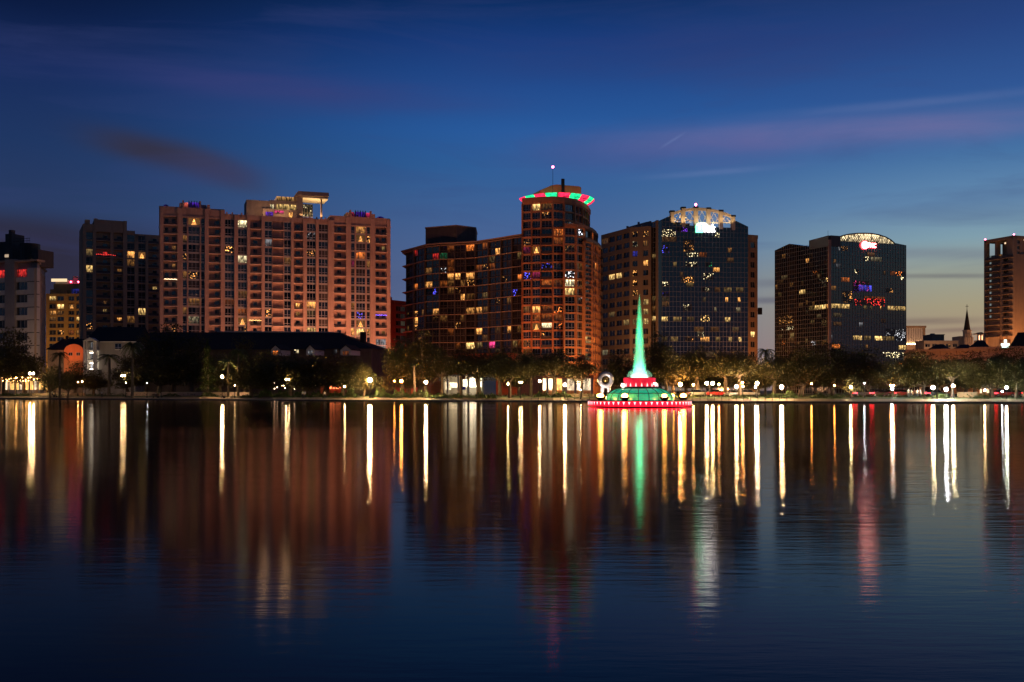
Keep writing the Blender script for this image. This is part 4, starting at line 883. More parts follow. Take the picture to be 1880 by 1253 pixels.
M_dim = pm('weathered_stucco',(.16,.12,.09),.9,.3,.6)
def arched_house():
    fr = Frame((86,315),(154,315)); root = building('arched_building', 'low building with a red floodlit arch under a black roof', 'building', fr); W = fr.loc(root); U = fr.u; z = lambda py: wz(py,315)
    b = MB().box(0,fr.L,.5,14,0,z(643)); obj('wall', b, M_dim, root, W)
    c, r = U(135), (U(153)-U(117))/2
    pts = [(c-r,z(704)),(c+r,z(704)),(c+r,z(646))]+[(c+r*math.cos(t),z(646)+(z(632)-z(646))*math.sin(t)) for t in [math.pi*i/16 for i in range(1,16)]]+[(c-r,z(646))]
    obj('arch', MB().extr(pts,.1,.7), M_orange, root, W, label='rounded gable wall floodlit red')
    for px in (129.5,143.5): obj('window', window(1.2,1.0,2,False), parent=root, M=W @ Matrix.Translation((U(px),-.02,z(650.5))))
    o = obj('roof', MB().add([(-.5,.2,z(642)),(fr.L+.3,.2,z(642)),(fr.L+.3,14,z(642)),(-.5,14,z(642)),(2,7,z(620)),(fr.L-2,7,z(620))],[(0,1,5,4),(1,2,5),(2,3,4,5),(3,0,4),(3,2,1,0)]), M_roof, root, W)
    obj('finial', MB().ball((U(105),7,z(617.5)),.5,10).tube((U(105),7,z(621)),(U(105),7,z(617)),.2,n=6), M_roof, o)
    l = bpy.data.lights.new('arch_floodlight','SPOT'); l.energy = 1500; l.color = (1,.22,.07); l.spot_size = R(75); l.spot_blend = .6; l.shadow_soft_size = .2
    o = bpy.data.objects.new('arch_floodlight', l); COL.objects.link(o); o.parent = root; o.matrix_basis = W @ Matrix.Translation((c,-8,z(655))) @ Matrix.Rotation(R(112),4,'X')

def pavilion():
    fr = Frame((806,262),(888,258)); root = building('cafe_pavilion', 'low white cafe pavilion with brilliantly lit open front behind the oak', 'building', fr); W = fr.loc(root); U = fr.u; z = lambda py: fr.z(py,850)
    b = MB().box(0,fr.L,6,9,0,z(688)).box(-.4,fr.L+.4,-.6,9.2,z(691),z(688)); b.box(0,.5,0,6,0,z(691)).box(fr.L-.5,fr.L,0,6,0,z(691)); obj('wall', b, M_white, root, W)
    obj('side_screen', MB().box(U(806),U(812.5),-.4,.0,0,z(700)).extr([(U(791)-0,0),(U(806),0),(U(806),z(700)),(U(800),z(701)),(U(791),z(709))],.1,.4), M_orange, root, W)
    for px in (842,822,860,880): obj('post', MB().box(U(px)-.25,U(px)+.25,-.3,.2,0,z(690.9)), M_white, root, W)
    for a, c, t, e, k in ((813,822,702,716,'wash'),(823,838,703,712,'wash'),(845,857,697,711,'wash2'),(858,879,694,711,'wash2')):
        obj('lit_bay', MB().box(U(a),U(c),2.0,2.2,z(e),z(t)), WASH[k], root, W)
    obj('fascia_panel', MB().box(U(846),U(856),-.75,-.62,z(696.5),z(690)), M_red, root, W)
    obj('blue_awning', MB().box(U(848),U(857),-1.2,-.8,z(716),z(710)), BLUE, root, W)
    fr = Frame((833,300),(949,292)); root = building('parking_podium', 'long low orange lit podium wall below the dark curved glass building', 'building', fr); W = fr.loc(root)
    obj('wall', MB().box(0,fr.L,0,20,0,wz(650,298)).box(0,fr.L,-.3,.5,wz(650,298)-.5,wz(650,298)+.1).box(0,fr.L,-.1,.3,5,5.4), M_orange, root, W)
    fr = Frame((970,318),(1088,318)); root = building('shop_row', 'row of bright street level shop fronts at the foot of the round tower', 'shop', fr); W = fr.loc(root); U = fr.u; z = lambda py: wz(py,318)
    b = MB().box(0,fr.L,2.5,9,0,z(688)).box(-.3,fr.L+.3,-.4,9,z(694.5),z(689)); obj('wall', b, M_orange2, root, W)
    for a, c, k in ((976.5,1004,'wash'),(1006,1019,'wash'),(1021,1032,'warmwash'),(1040,1055,'dimwash'),(1058,1068,'wash'),(1069,1086,'dimwash')):
        obj('shop_window', MB().box(U(a),U(c),1.0,1.2,z(717),z(695.5)), WASH[k], root, W)
    for px in (968.5,975,1005,1020,1034,1039,1056.5,1068.5,1087): obj('column', MB().box(U(px)-.35,U(px)+.35,-.2,1.3,0,z(694.4)), M_white if px > 1000 else M_red, root, W)
    obj('red_fascia', MB().box(U(977),U(986),.5,.8,z(700),z(696)), emit('red_shop_band',(1,.05,.03),2), root, W)
def wash(name, col, st):
    m, nt, out = new(name); tc = N(nt,'ShaderNodeTexCoord'); mp = N(nt,'ShaderNodeMapping', i={'Scale':(.7,1,.35)}); Lk(nt,tc.outputs['Object'],mp.inputs['Vector'])
    nz = N(nt,'ShaderNodeTexNoise', i={'Scale':1.0,'Detail':5.0,'Roughness':.7}); Lk(nt,mp.outputs[0],nz.inputs['Vector'])
    mr = N(nt,'ShaderNodeMapRange', i={'From Min':.38,'From Max':.6,'To Min':st*.12,'To Max':st}); Lk(nt,nz.outputs['Fac'],mr.inputs['Value'])
    e = N(nt,'ShaderNodeEmission', i={'Color':col+(1,)}); Lk(nt,mr.outputs[0],e.inputs['Strength']); Lk(nt,e.outputs[0],out.inputs['Surface']); return m
WASH = {'wash':wash('bright_shop_interior',(1,.78,.48),4.5),'wash2':wash('brilliant_cafe_interior',(1,.84,.58),9),'warmwash':wash('warm_shop_interior',(1,.50,.14),2.6),'dimwash':wash('soft_shop_interior',(1,.74,.46),1.6),'redwash':wash('red_diner_interior',(1,.22,.08),6)}
BLUE = pm('blue_canvas',(.05,.05,.5),.8,.2)

# ================================================================= shore
M_wall = pm('wet_seawall_concrete', (.05,.045,.04), .6, .4, 1.5)
M_cap = pm('seawall_coping', (.40,.34,.27), .85, .3, 1.2)
M_path = pm('lakeside_path_concrete', (.22,.16,.10), .85, .25, .8)
M_lawn = pm('lawn_turf', (.045,.065,.018), .95, .5, .6, bump=.4)
M_road = pm('street_asphalt', (.055,.052,.05), .85, .25, .5)
M_ground = pm('city_ground', (.07,.065,.055), .95, .3, .05)
def terrain():
    xs = list(range(-560, 2480, 20)); pl = [(wx(p, shore(p)), shore(p)) for p in xs]
    pl = [(-1500, pl[0][1]+60)]+pl+[(1500, pl[-1][1]-20)]
    def band(name, offs, mat):
        vs, fs = [], []; k = len(offs)
        for x, y in pl: vs += [(x, y+o, z) for o, z in offs]
        for i in range(len(pl)-1):
            for j in range(k-1): fs.append((i*k+j, (i+1)*k+j, (i+1)*k+j+1, i*k+j+1))
        o = obj(name, MB().add(vs, fs), mat); o['kind'] = 'structure'; return o
    band('seawall', [(0,-1.5),(0,.27),(.5,.27)], M_wall)
    band('path', [(.5,.285),(5,.72)], M_path)
    band('lawn', [(5,.70),(10,.88),(20,1.0),(30,1.0)], M_lawn)
    band('street', [(30,.99),(30,1.0),(52,1.02)], M_road)
    band('ground', [(52,1.01),(75,1.0),(400,1.0),(5200,1.0)], M_ground)
    band('kerb', [(29.8,1.0),(29.8,1.13),(30.1,1.13),(30.1,1.0)], M_cap)
def water():
    m, nt, out = new('lake_water'); tc = N(nt,'ShaderNodeTexCoord')
    def nz(scl, det, sx, sy):
        mp = N(nt,'ShaderNodeMapping', i={'Scale':(sx,sy,1)}); Lk(nt,tc.outputs['Object'],mp.inputs['Vector'])
        a = N(nt,'ShaderNodeTexNoise', i={'Scale':scl,'Detail':det,'Roughness':.55}); Lk(nt,mp.outputs[0],a.inputs['Vector']); return a.outputs['Fac']
    a = nz(1.0, 2.0, .2, .9); b = nz(1.0, 3.0, 1.1, 4.6); patch = nz(.02, 2.0, .5, 1.6)
    pr = N(nt,'ShaderNodeMapRange', i={'From Min':.42,'From Max':.62,'To Min':.25,'To Max':1.0}); Lk(nt,patch,pr.inputs['Value'])
    m1 = N(nt,'ShaderNodeMath', operation='MULTIPLY', i={1:WATER['swell']}); Lk(nt,a,m1.inputs[0])
    m2 = N(nt,'ShaderNodeMath', operation='MULTIPLY', i={1:WATER['chop']}); Lk(nt,b,m2.inputs[0])
    ad = N(nt,'ShaderNodeMath', operation='ADD'); Lk(nt,m1.outputs[0],ad.inputs[0]); Lk(nt,m2.outputs[0],ad.inputs[1])
    hh = N(nt,'ShaderNodeMath', operation='MULTIPLY'); Lk(nt,ad.outputs[0],hh.inputs[0]); Lk(nt,pr.outputs[0],hh.inputs[1])
    bp = N(nt,'ShaderNodeBump', i={'Strength':1.0,'Distance':1.0}); Lk(nt,hh.outputs[0],bp.inputs['Height'])
    g = N(nt,'ShaderNodeBsdfGlossy', distribution='BECKMANN', i={'Color':(.97,.91,.84,1),'Roughness':WATER['rough']}); Lk(nt,bp.outputs[0],g.inputs['Normal'])
    d = N(nt,'ShaderNodeBsdfDiffuse', i={'Color':(.006,.010,.014,1)})
    fz = N(nt,'ShaderNodeFresnel', i={'IOR':WATER['ior']})
    mx = N(nt,'ShaderNodeMixShader'); Lk(nt,fz.outputs[0],mx.inputs[0]); Lk(nt,d.outputs[0],mx.inputs[1]); Lk(nt,g.outputs[0],mx.inputs[2]); Lk(nt,mx.outputs[0],out.inputs['Surface'])
    xs = list(range(-560, 2480, 40)); pl = [(wx(p, shore(p)), shore(p)+.3) for p in xs]
    pl = [(-1500,-400),(1500,-400),(1500,pl[-1][1]-20)]+pl[::-1]+[(-1500,pl[0][1]+60)]
    w = obj('water', MB().add([(x,y,0) for x,y in pl],[tuple(range(len(pl)))]), m); w['kind'] = 'structure'
WATER = {'rough':.112,'swell':.013,'chop':.0125,'ior':1.14}

# ================================================================= plants
def leafmat(name, col, tr=.35):
    m, nt, out = new(name); oi = N(nt,'ShaderNodeObjectInfo'); tc = N(nt,'ShaderNodeTexCoord')
    nz = N(nt,'ShaderNodeTexNoise', i={'Scale':.9,'Detail':3.0}); Lk(nt,tc.outputs['Object'],nz.inputs['Vector'])
    ad = N(nt,'ShaderNodeMath', operation='ADD'); Lk(nt,nz.outputs['Fac'],ad.inputs[0]); Lk(nt,oi.outputs['Random'],ad.inputs[1])
    mr = N(nt,'ShaderNodeMapRange', i={'From Min':.2,'From Max':1.6,'To Min':.55,'To Max':1.5}); Lk(nt,ad.outputs[0],mr.inputs['Value'])
    vm = N(nt,'ShaderNodeVectorMath', operation='SCALE', i={0:col}); Lk(nt,mr.outputs[0],vm.inputs['Scale'])
    d = N(nt,'ShaderNodeBsdfPrincipled', i={'Roughness':.6,'Specular IOR Level':.3}); t = N(nt,'ShaderNodeBsdfTranslucent'); Lk(nt,vm.outputs[0],d.inputs['Base Color']); Lk(nt,vm.outputs[0],t.inputs['Color'])
    mx = N(nt,'ShaderNodeMixShader', i={0:tr}); Lk(nt,d.outputs[0],mx.inputs[1]); Lk(nt,t.outputs[0],mx.inputs[2]); Lk(nt,mx.outputs[0],out.inputs['Surface']); return m
L_oak = leafmat('oak_leaf',(.10,.085,.03)); L_palm = leafmat('palm_leaf',(.06,.075,.025)); L_fir = leafmat('cypress_leaf',(.07,.085,.022)); L_shrub = leafmat('shrub_leaf',(.05,.08,.02))
M_bark = pm('oak_bark',(.14,.10,.07),.95,.4,1.5,bump=.5); M_pbark = pm('palm_bark',(.15,.115,.08),.95,.3,2.0,bump=.4)
def rdir(rg):
    z = rg.uniform(-1,1); a = rg.uniform(0,2*math.pi); s = math.sqrt(1-z*z); return Vector((s*math.cos(a), s*math.sin(a), z))
def leaf(b, p, s, rg):
    n = rdir(rg); a = n.orthogonal().normalized(); a = Matrix.Rotation(rg.uniform(0,6.28),3,n) @ a; c = n.cross(a); l = s*rg.uniform(.7,1.4); w = s*rg.uniform(.35,.6)
    b.add([p-a*l*.5, p+c*w*.5, p+a*l*.5, p-c*w*.5],[(0,1,2,3)])
def oak(seed, tall=1.0, nb=19, leaves=250, H0=2.2, low=.5):
    """a spreading crown 10 m wide, and the trunk and limbs that carry it"""
    rg = random.Random(seed); cr, tk = MB(), MB(); lobes = []
    fork = Vector((rg.uniform(-.4,.4), rg.uniform(-.3,.3), H0)); tk.path([(0,0,-.3),(fork.x*.3,fork.y*.3,H0*.5),fork],[.48,.36,.32],8)
    for i in range(nb):
        a = 6.283*i/nb*2.4+rg.uniform(-.4,.4); r = rg.uniform(1.2,3.7) if i > 2 else rg.uniform(.2,1.2)
        c = Vector((r*math.cos(a), r*math.sin(a)*.85, H0+(low+rg.random()**.8*(5.0-r*.75) if i > 2 else 3.7+i)*tall)); lobes.append((c, rg.uniform(1.25,2.1)))
        m = fork.lerp(c,.5)+Vector((rg.uniform(-.4,.4),rg.uniform(-.4,.4),-.25)); tk.path([fork,m,c],[.2,.12,.04],5)
    for c, r in lobes:
        for k in range(int(leaves*r/1.5)):
            d = rdir(rg); q = r*(rg.uniform(.45,1.12) if rg.random() < .85 else rg.uniform(1.1,1.35)); leaf(cr, c+Vector((d.x*q*1.12,d.y*q*1.12,d.z*q*.75)), .42, rg)
    return cr.mesh('crown',[L_oak]), tk.mesh('trunk',[M_bark])
def palm(seed, nf=22, drop=1.0):
    """unit: trunk 10 m, crown 4 m across"""
    rg = random.Random(seed); cr, tk = MB(), MB(); lean = rg.uniform(-.25,.25)
    tk.path([(0,0,-.3),(lean*.3,0,3.5),(lean*.8,0,7),(lean,0,10)],[.26,.2,.19,.17],8)
    for i in range(nf):
        a = 6.283*i/nf*3.1+rg.uniform(-.2,.2); e = rg.uniform(-.3,1.2); ln = rg.uniform(1.7,2.3); P = []
        for k in range(8):
            t = k/7; P.append(Vector((lean+math.cos(a)*ln*t*math.cos(e*.6), math.sin(a)*ln*t*math.cos(e*.6), 10+ln*(math.sin(e)*t-drop*.75*t*t))))
        for k in range(7):
            d = (P[k+1]-P[k]); s = d.cross(Vector((0,0,1))).normalized(); w = .5*(1-abs(k/7-.45)*1.1)
            for sg in (1,-1):
                for j in range(3):
                    p = P[k]+d*(j/3); cr.add([p, p+d*.3, p+s*sg*w+d*.75-Vector((0,0,.22*drop))],[(0,1,2)])
    return cr.mesh('crown',[L_palm]), tk.mesh('trunk',[M_pbark])
def cypress(seed):
    rg = random.Random(seed); cr, tk = MB(), MB(); tk.path([(0,0,-.3),(.05,0,3),(0,0,9.4)],[.3,.2,.03],7)
    for i in range(2600):
        h = rg.random()**1.25; z = 1.6+h*8.6; r = (1-h)**.8*2.1*(.62+.38*math.sin(h*31+rg.uniform(0,1.6)))+.06; a = rg.uniform(0,6.283); q = r*rg.uniform(.35,1.08)
        leaf(cr, Vector((q*math.cos(a),q*math.sin(a),z-.3*q)), .36, rg)
    return cr.mesh('crown',[L_fir]), tk.mesh('trunk',[M_bark])
def plants():
    kinds = {'oak':[oak(11),oak(12),oak(13),oak(14,1.1),oak(15,.9)], 'tall':[oak(21,1.5,21,230),oak(22,1.7,20,240),oak(23,1.45,22,220)], 'high':[oak(61,.75,16,230,3.9,1.2),oak(62,.8,17,220,3.7,1.1)], 'sparse':[oak(31,1.15,9,150),oak(32,1.0,8,160)], 'palm':[palm(41),palm(42,26,1.4),palm(43,18,1.0)], 'fir':[cypress(51)]}
    size = {}
    for k, L in kinds.items():
        for c, t in L:
            xs = [v.co.x for v in c.vertices]; zs = [v.co.z for v in c.vertices]; size[c.name] = (max(xs)-min(xs), max(zs))
    for i, (k, px, top, w, off, lab) in enumerate(TREES):
        if px > 690 and k != 'palm' and k != 'sparse': top -= 9
        c, t = kinds[k][i % len(kinds[k])]; Y = shore(px)+off; g = ground(off); sw, sh = size[c.name]
        hz = (wz(top, Y)-g)/sh; hx = (w*(1.22 if k in ('oak','tall','high') else 1)/F*Y)/sw
        name = {'oak':'oak_tree','high':'oak_tree','tall':'broadleaf_tree','sparse':'young_tree','palm':'palm_tree','fir':'cypress_tree'}[k]
        o = thing(name, lab, 'palm tree' if k == 'palm' else 'tree', (wx(px,Y),Y,g), (i*2.4)%6.28 if k != 'palm' else (0 if i%2 else 3.14), 'trees along the lake shore', (hx,hx,hz))
        obj('trunk', t, parent=o); obj('crown', c, parent=o)
    rg = random.Random(5); hm = []
    for s in range(4):
        b = MB()
        for i in range(900):
            x = rg.uniform(-1,1); e = (1-abs(x)**3); leaf(b, Vector((x, rg.uniform(-1,1), e*rg.uniform(.1,1.0)*(.8+.2*math.sin(x*9+s*2)))), .15, rg)
        st = MB()
        for i in range(9): st.tube((rg.uniform(-.8,.8),rg.uniform(-.6,.6),-.1),(rg.uniform(-.9,.9),rg.uniform(-.7,.7),.6),.025,.01,4)
        hm.append((b.mesh('foliage',[L_shrub]), st.mesh('stem',[M_bark])))
    for i, (a, c, top, off, lab) in enumerate(HEDGES):
        px = (a+c)/2; Y = shore(px)+off; g = ground(off); h = max(.5, wz(top,Y)-g)
        o = thing('shrub', lab, 'shrub', (wx(px,Y),Y,g), 0, 'shrubs along the lakeside path', ((c-a)/2/F*Y, 1.1, h))
        obj('foliage', hm[i%4][0], parent=o); obj('stem', hm[i%4][1], parent=o)
    b = MB()                                                          # loose planting between lawn and street that nobody could count
    for i in range(5200):
        px = rg.uniform(-40,1920); Y = shore(px)+rg.uniform(11,26); leaf(b, Vector((wx(px,Y),Y,.95+abs(rg.gauss(0,.35)))), .42, rg)
    tag(obj('undergrowth', b, L_shrub), 'low ground cover planted between lawn and street', None, None, 'stuff')
TREES = [
 ('oak',10,598,110,26,'dark spreading oak at the far left edge before the grey office block'),
 ('oak',46,652,70,22,'small oak behind the bright lamp at the far left'),
 ('sparse',92,686,34,1.2,'small waterside tree, first of the three below the red arch'),
 ('palm',110,646,40,2.0,'tall palm whose fronds cover the red floodlit arch'),
 ('sparse',124,678,38,1.2,'small waterside tree just right of the tall palm below the red arch'),
 ('oak',138,662,62,16,'dark round oak between the red arch and the lit stair tower'),
 ('palm',200,650,54,12,'dark palm before the pale wall of the white house'),
 ('palm',243,628,44,3,'tall lone palm with pale trunk right of the white house'),
 ('tall',268,606,84,24,'black tall tree just right of the white house'),
 ('tall',318,592,110,28,'huge black tree hiding the lower left of the pink block'),
 ('oak',352,612,80,16,'black round tree left of the pointed cypress'),
 ('fir',381,624,46,10,'pointed cypress lit yellow by the lamp beside it'),
 ('palm',419,660,46,5,'palm with brightly lit trunk right beside a lamp'),
 ('palm',437,640,40,7,'leaning palm with a thin bare trunk right of the lit palm'),
 ('tall',450,612,90,30,'black tall tree behind the two lit palms'),
 ('oak',488,640,80,14,'black tree whose pale limb leans to the right'),
 ('oak',535,650,120,12,'wide black banyan left of the red lit diner'),
 ('oak',598,645,130,16,'very wide black banyan above the red lit diner'),
 ('tall',640,652,80,20,'black tree below the right gable of the terrace'),
 ('oak',668,662,56,9,'oak lit from below by the brightest lamp on the left bank'),
 ('sparse',704,690,44,12,'thin tree glowing orange at the foot of the pink block'),
 ('oak',738,626,84,20,'dark oak right of the pink block'),
 ('tall',782,610,104,20,'tall dark tree in front of the curved glass building'),
 ('palm',762,668,42,7,'short palm lit from the side between two lamps'),
 ('high',812,646,70,18,'dark oak above the orange end wall of the cafe'),
 ('high',880,646,110,10,'gnarled oak in front of the brilliantly lit cafe'),
 ('high',936,660,74,5,'oak with a lamp glowing inside its crown'),
 ('high',975,648,80,16,'oak at the left foot of the round tower'),
 ('high',1018,646,110,11,'broad oak in front of the bright shop fronts'),
 ('high',1066,658,70,9,'oak left of the white ring sculpture'),
 ('tall',1136,650,80,28,'tree behind the white ring sculpture'),
 ('tall',1204,616,88,30,'tall dark tree right behind the green water jet'),
 ('oak',1236,648,80,20,'oak lit orange just right of the fountain'),
 ('high',1282,640,100,22,'wide oak behind the parked white car'),
 ('high',1332,646,90,20,'oak lit brown behind the parked red car'),
 ('tall',1376,656,80,26,'tall tree between the two office towers'),
 ('palm',1405,640,40,30,'small palm silhouetted against the sky in the gap between the towers'),
 ('high',1420,652,90,18,'oak left of the brightest lamp on the right bank'),
 ('oak',1470,640,110,20,'oak at the left foot of the tower with the vaulted roof'),
 ('tall',1530,636,100,24,'black tree under the corner of the tower with the vaulted roof'),
 ('sparse',1562,690,48,8,'small tree glowing green around a lamp'),
 ('tall',1592,642,110,26,'wide black tree under the right face of the vaulted tower'),
 ('oak',1640,664,80,18,'oak glowing dull red above the car tail lights'),
 ('oak',1692,648,90,20,'dark oak below the lit columns of the pale hall'),
 ('high',1748,656,80,14,'oak above the three bright lamps on the right bank'),
 ('tall',1790,652,90,22,'dark tree beneath the church spire'),
 ('tall',1842,642,110,24,'very dark tree below the pale green rooftop sign'),
 ('oak',1882,648,90,12,'dark oak at the far right edge'),
]
HEDGES = [
 (0,26,721,6,'low dark shrub at the far left edge of the bank'),(28,58,722,6,'trimmed shrub left of the bright lamp post'),(300,330,722,10,'low shrub below the huge black tree'),(368,398,718,7,'leafy shrub at the foot of the pointed cypress'),
 (442,462,724,4,'low shrub right of the leaning palm'),(476,500,712,5,'yellow green bush at the left end of the long planting'),(503,533,716,5,'green bush below the twin globe lamp'),(536,568,717,5,'dark bush left of the two standing people'),(570,594,717,5,'bush right beside the two standing people'),
 (602,632,718,6,'wide low bush under the red lit diner'),(634,654,710,5,'bright green bush left of the brightest left lamp'),(684,716,713,5,'dark bush right of the brightest left lamp'),(718,752,713,5,'tall bush under the orange lamp'),(754,790,714,5,'tall bush under the white lamp left of the cafe'),
 (792,826,721,4,'clipped hedge at the orange end of the cafe'),(828,850,722,4,'rounded clipped hedge before the cafe'),(874,892,718,4,'dark round shrub right of the cafe path'),(893,912,721,3,'low square hedge below the gnarled oak'),(980,1010,717,9,'clipped hedge before the left shop front'),(1012,1050,718,9,'long low hedge before the middle shop fronts'),
 (1345,1372,725,5,'low shrub behind the railing near the parked cars'),(1408,1432,720,6,'yellow lit bush left of the brightest right lamp'),(1438,1462,716,6,'lit bush right of the brightest right lamp'),(1490,1516,720,7,'low bush left of the dark waterside tree'),(1528,1544,722,5,'small lit bush beside the waterside post'),(1715,1740,721,7,'low shrub below the trio of lamps'),(1790,1812,722,6,'dark shrub left of the far right lamp'),
]
W_, A_, O_, C_ = (1,.64,.30),(1,.44,.12),(1,.30,.05),(.82,.90,1)
# pixel, row, distance behind the edge, globe radius, strength, colour, number of globes, label
LAMPS = [
 (58,686,7,.34,95,W_,2,'bright street lamp at the far left edge above the garden lights'),
 (30,694,12,.16,30,A_,1,'small amber lamp among the garden lights at the far left'),
 (226,690,6,.24,34,W_,2,'twin globe lamp before the white house'),
 (231,703,4,.12,14,W_,1,'tiny low lamp beneath the twin globes at the white house'),
 (143,702,9,.18,32,A_,1,'small amber lamp left of the lit stair tower'),(151,701,10,.18,32,A_,1,'second small amber lamp nearest the lit stair tower'),
 (270,704,3,.10,12,C_,1,'tiny lamp on a thin post under the huge black tree'),
 (408,692,5,.40,105,W_,1,'big bright lamp between the cypress and the lit palm'),
 (431,708,4,.12,14,W_,1,'tiny low lamp right of the lit palm'),
 (528,697,6,.22,34,W_,2,'twin globe lamp below the wide black banyan'),
 (633,710,9,.24,26,W_,1,'soft lamp right of the red lit diner'),
 (679,698,4,.58,170,W_,1,'dazzling lamp, brightest on the left bank'),
 (737,700,9,.40,85,O_,1,'orange lamp behind the tall bushes'),(724,700,12,.20,30,O_,1,'small orange lamp beside the bigger orange one'),
 (782,702,4,.44,150,W_,1,'dazzling white lamp left of the cafe'),
 (934,705,8,.40,42,(1,.70,.25),1,'yellow lamp hidden in the oak crown'),(956,702,4,.16,55,W_,2,'slim lamp between the lamp-filled oak and the round tower'),
 (991,700,20,.34,60,W_,1,'lamp before the left shop front'),(1037,707,6,.40,130,W_,1,'dazzling lamp before the middle shop front'),(1066,716,3,.14,30,W_,1,'tiny lamp low at the left of the ring sculpture'),
 (1249,706,14,.50,120,A_,1,'large amber lamp just right of the fountain'),(1273,707,13,.26,45,A_,1,'small amber lamp right of the large amber one'),
 (1303,704,12,.42,70,(1,.66,.28),2,'twin amber lamp above the parked white car'),(1320,706,12,.24,45,A_,1,'small amber lamp above the parked red car'),
 (1352,710,6,.40,130,W_,1,'dazzling lamp, left of the pair on the right bank'),(1363,703,14,.28,70,O_,1,'orange lamp behind the dazzling left one of the pair'),(1364,710,12,.2,40,W_,1,'small white lamp beneath the orange lamp'),
 (1390,704,7,.42,125,W_,1,'tall dazzling lamp, right of the pair on the right bank'),(1387,711,10,.24,50,C_,1,'small cool lamp under the tall dazzling one'),
 (1435,711,5,.46,150,W_,1,'dazzling lamp under the gap between the two office towers'),
 (1490,705,14,.22,30,O_,1,'small orange lamp left of the dark waterside tree'),(1532,708,10,.22,24,O_,1,'dim orange lamp by the dark waterside tree'),
 (1562,711,7,.32,60,(1,.78,.36),1,'lamp inside the small glowing green tree'),(1587,704,10,.14,26,C_,1,'small cool lamp right of the glowing green tree'),
 (1638,714,9,.3,55,C_,1,'cool white lamp above the car tail lights'),(1638,708,12,.2,34,A_,2,'amber lamp over the cool white one'),
 (1713,712,6,.42,105,(1,.80,.45),1,'bright lamp, left of the trio under the church'),(1737,715,5,.42,120,C_,1,'bright cool lamp, lowest and middle of the trio under the church'),(1750,709,7,.38,95,(1,.78,.42),1,'bright lamp, right of the trio under the church'),
 (1808,717,8,.24,50,W_,1,'small white lamp left of the far right lamp'),(1848,712,5,.3,75,(.95,1,.8),1,'greenish white lamp near the far right edge'),(1840,719,9,.16,30,C_,1,'tiny cool lamp below the far right lamp'),
]
PEOPLE = [ # pixel, feet offset, pose, shirt, label
 (187,2.5,'stand',(.7,.68,.62),'lone person in a pale shirt standing on the path below the white house'),
 (96,3,'stand',(.75,.72,.66),'person in white standing between the small waterside trees'),
 (101,3.6,'sit',(.10,.10,.12),'person in dark clothes sitting right of the one in white'),
 (286,3,'sit',(.6,.5,.42),'person in a pale top sitting under the huge black tree'),
 (294,3.1,'sit',(.25,.22,.2),'person in a grey top sitting beside the one in the pale top'),
 (411,3,'sit',(.4,.36,.32),'person sitting on the bank beneath the big bright lamp'),
 (556,2.8,'stand',(.5,.46,.4),'left one of the couple standing before the bushes'),
 (560,3.0,'walk',(.3,.3,.34),'right one of the couple standing before the bushes'),
 (596,2.6,'walk',(.65,.6,.55),'person in white walking right of the couple'),
 (1668,10,'stand',(.7,.5,.4),'person in a pale top, leftmost of the crowd by the red car'),
 (1673,9,'walk',(.8,.75,.7),'person in white, second from the left in the crowd by the red car'),
 (1679,9.5,'stand',(.5,.2,.15),'person in a red top in the middle of the crowd by the red car'),
 (1684,9,'walk',(.75,.7,.66),'person in white right of the one in the red top'),
 (1690,10,'stand',(.2,.2,.22),'person in dark clothes, rightmost of the crowd by the red car'),
]
CARS = [ # pixel, offset, colour, facing, lights, label
 (1280,20,(.22,.22,.22),1,'','white car parked right of the fountain'),(1316,20,(.40,.02,.02),1,'','red car parked under the amber twin lamp'),
 (1350,18,(.16,.16,.17),-1,'','silver car parked under the left one of the dazzling pair'),(1374,18,(.20,.19,.18),1,'','pale car parked between the dazzling pair of lamps'),
 (1585,22,(.05,.05,.06),1,'t','dark car with red tail lights below the glowing green tree'),(1616,22,(.10,.02,.02),1,'t','dark red car with glowing tail lights left of the crowd'),(1634,24,(.3,.3,.3),-1,'h','grey car with headlights on beneath the cool white lamp'),
 (1656,23,(.35,.02,.02),1,'t','red car with glowing tail lights behind the crowd'),(1718,22,(.04,.04,.05),1,'t','black car with tail lights on below the trio of lamps'),
 (1842,20,(.45,.03,.03),1,'t','red car with tail lights on beneath the far right lamp'),(1858,22,(.25,.02,.02),-1,'t','dark red car right behind the one under the far right lamp'),
]
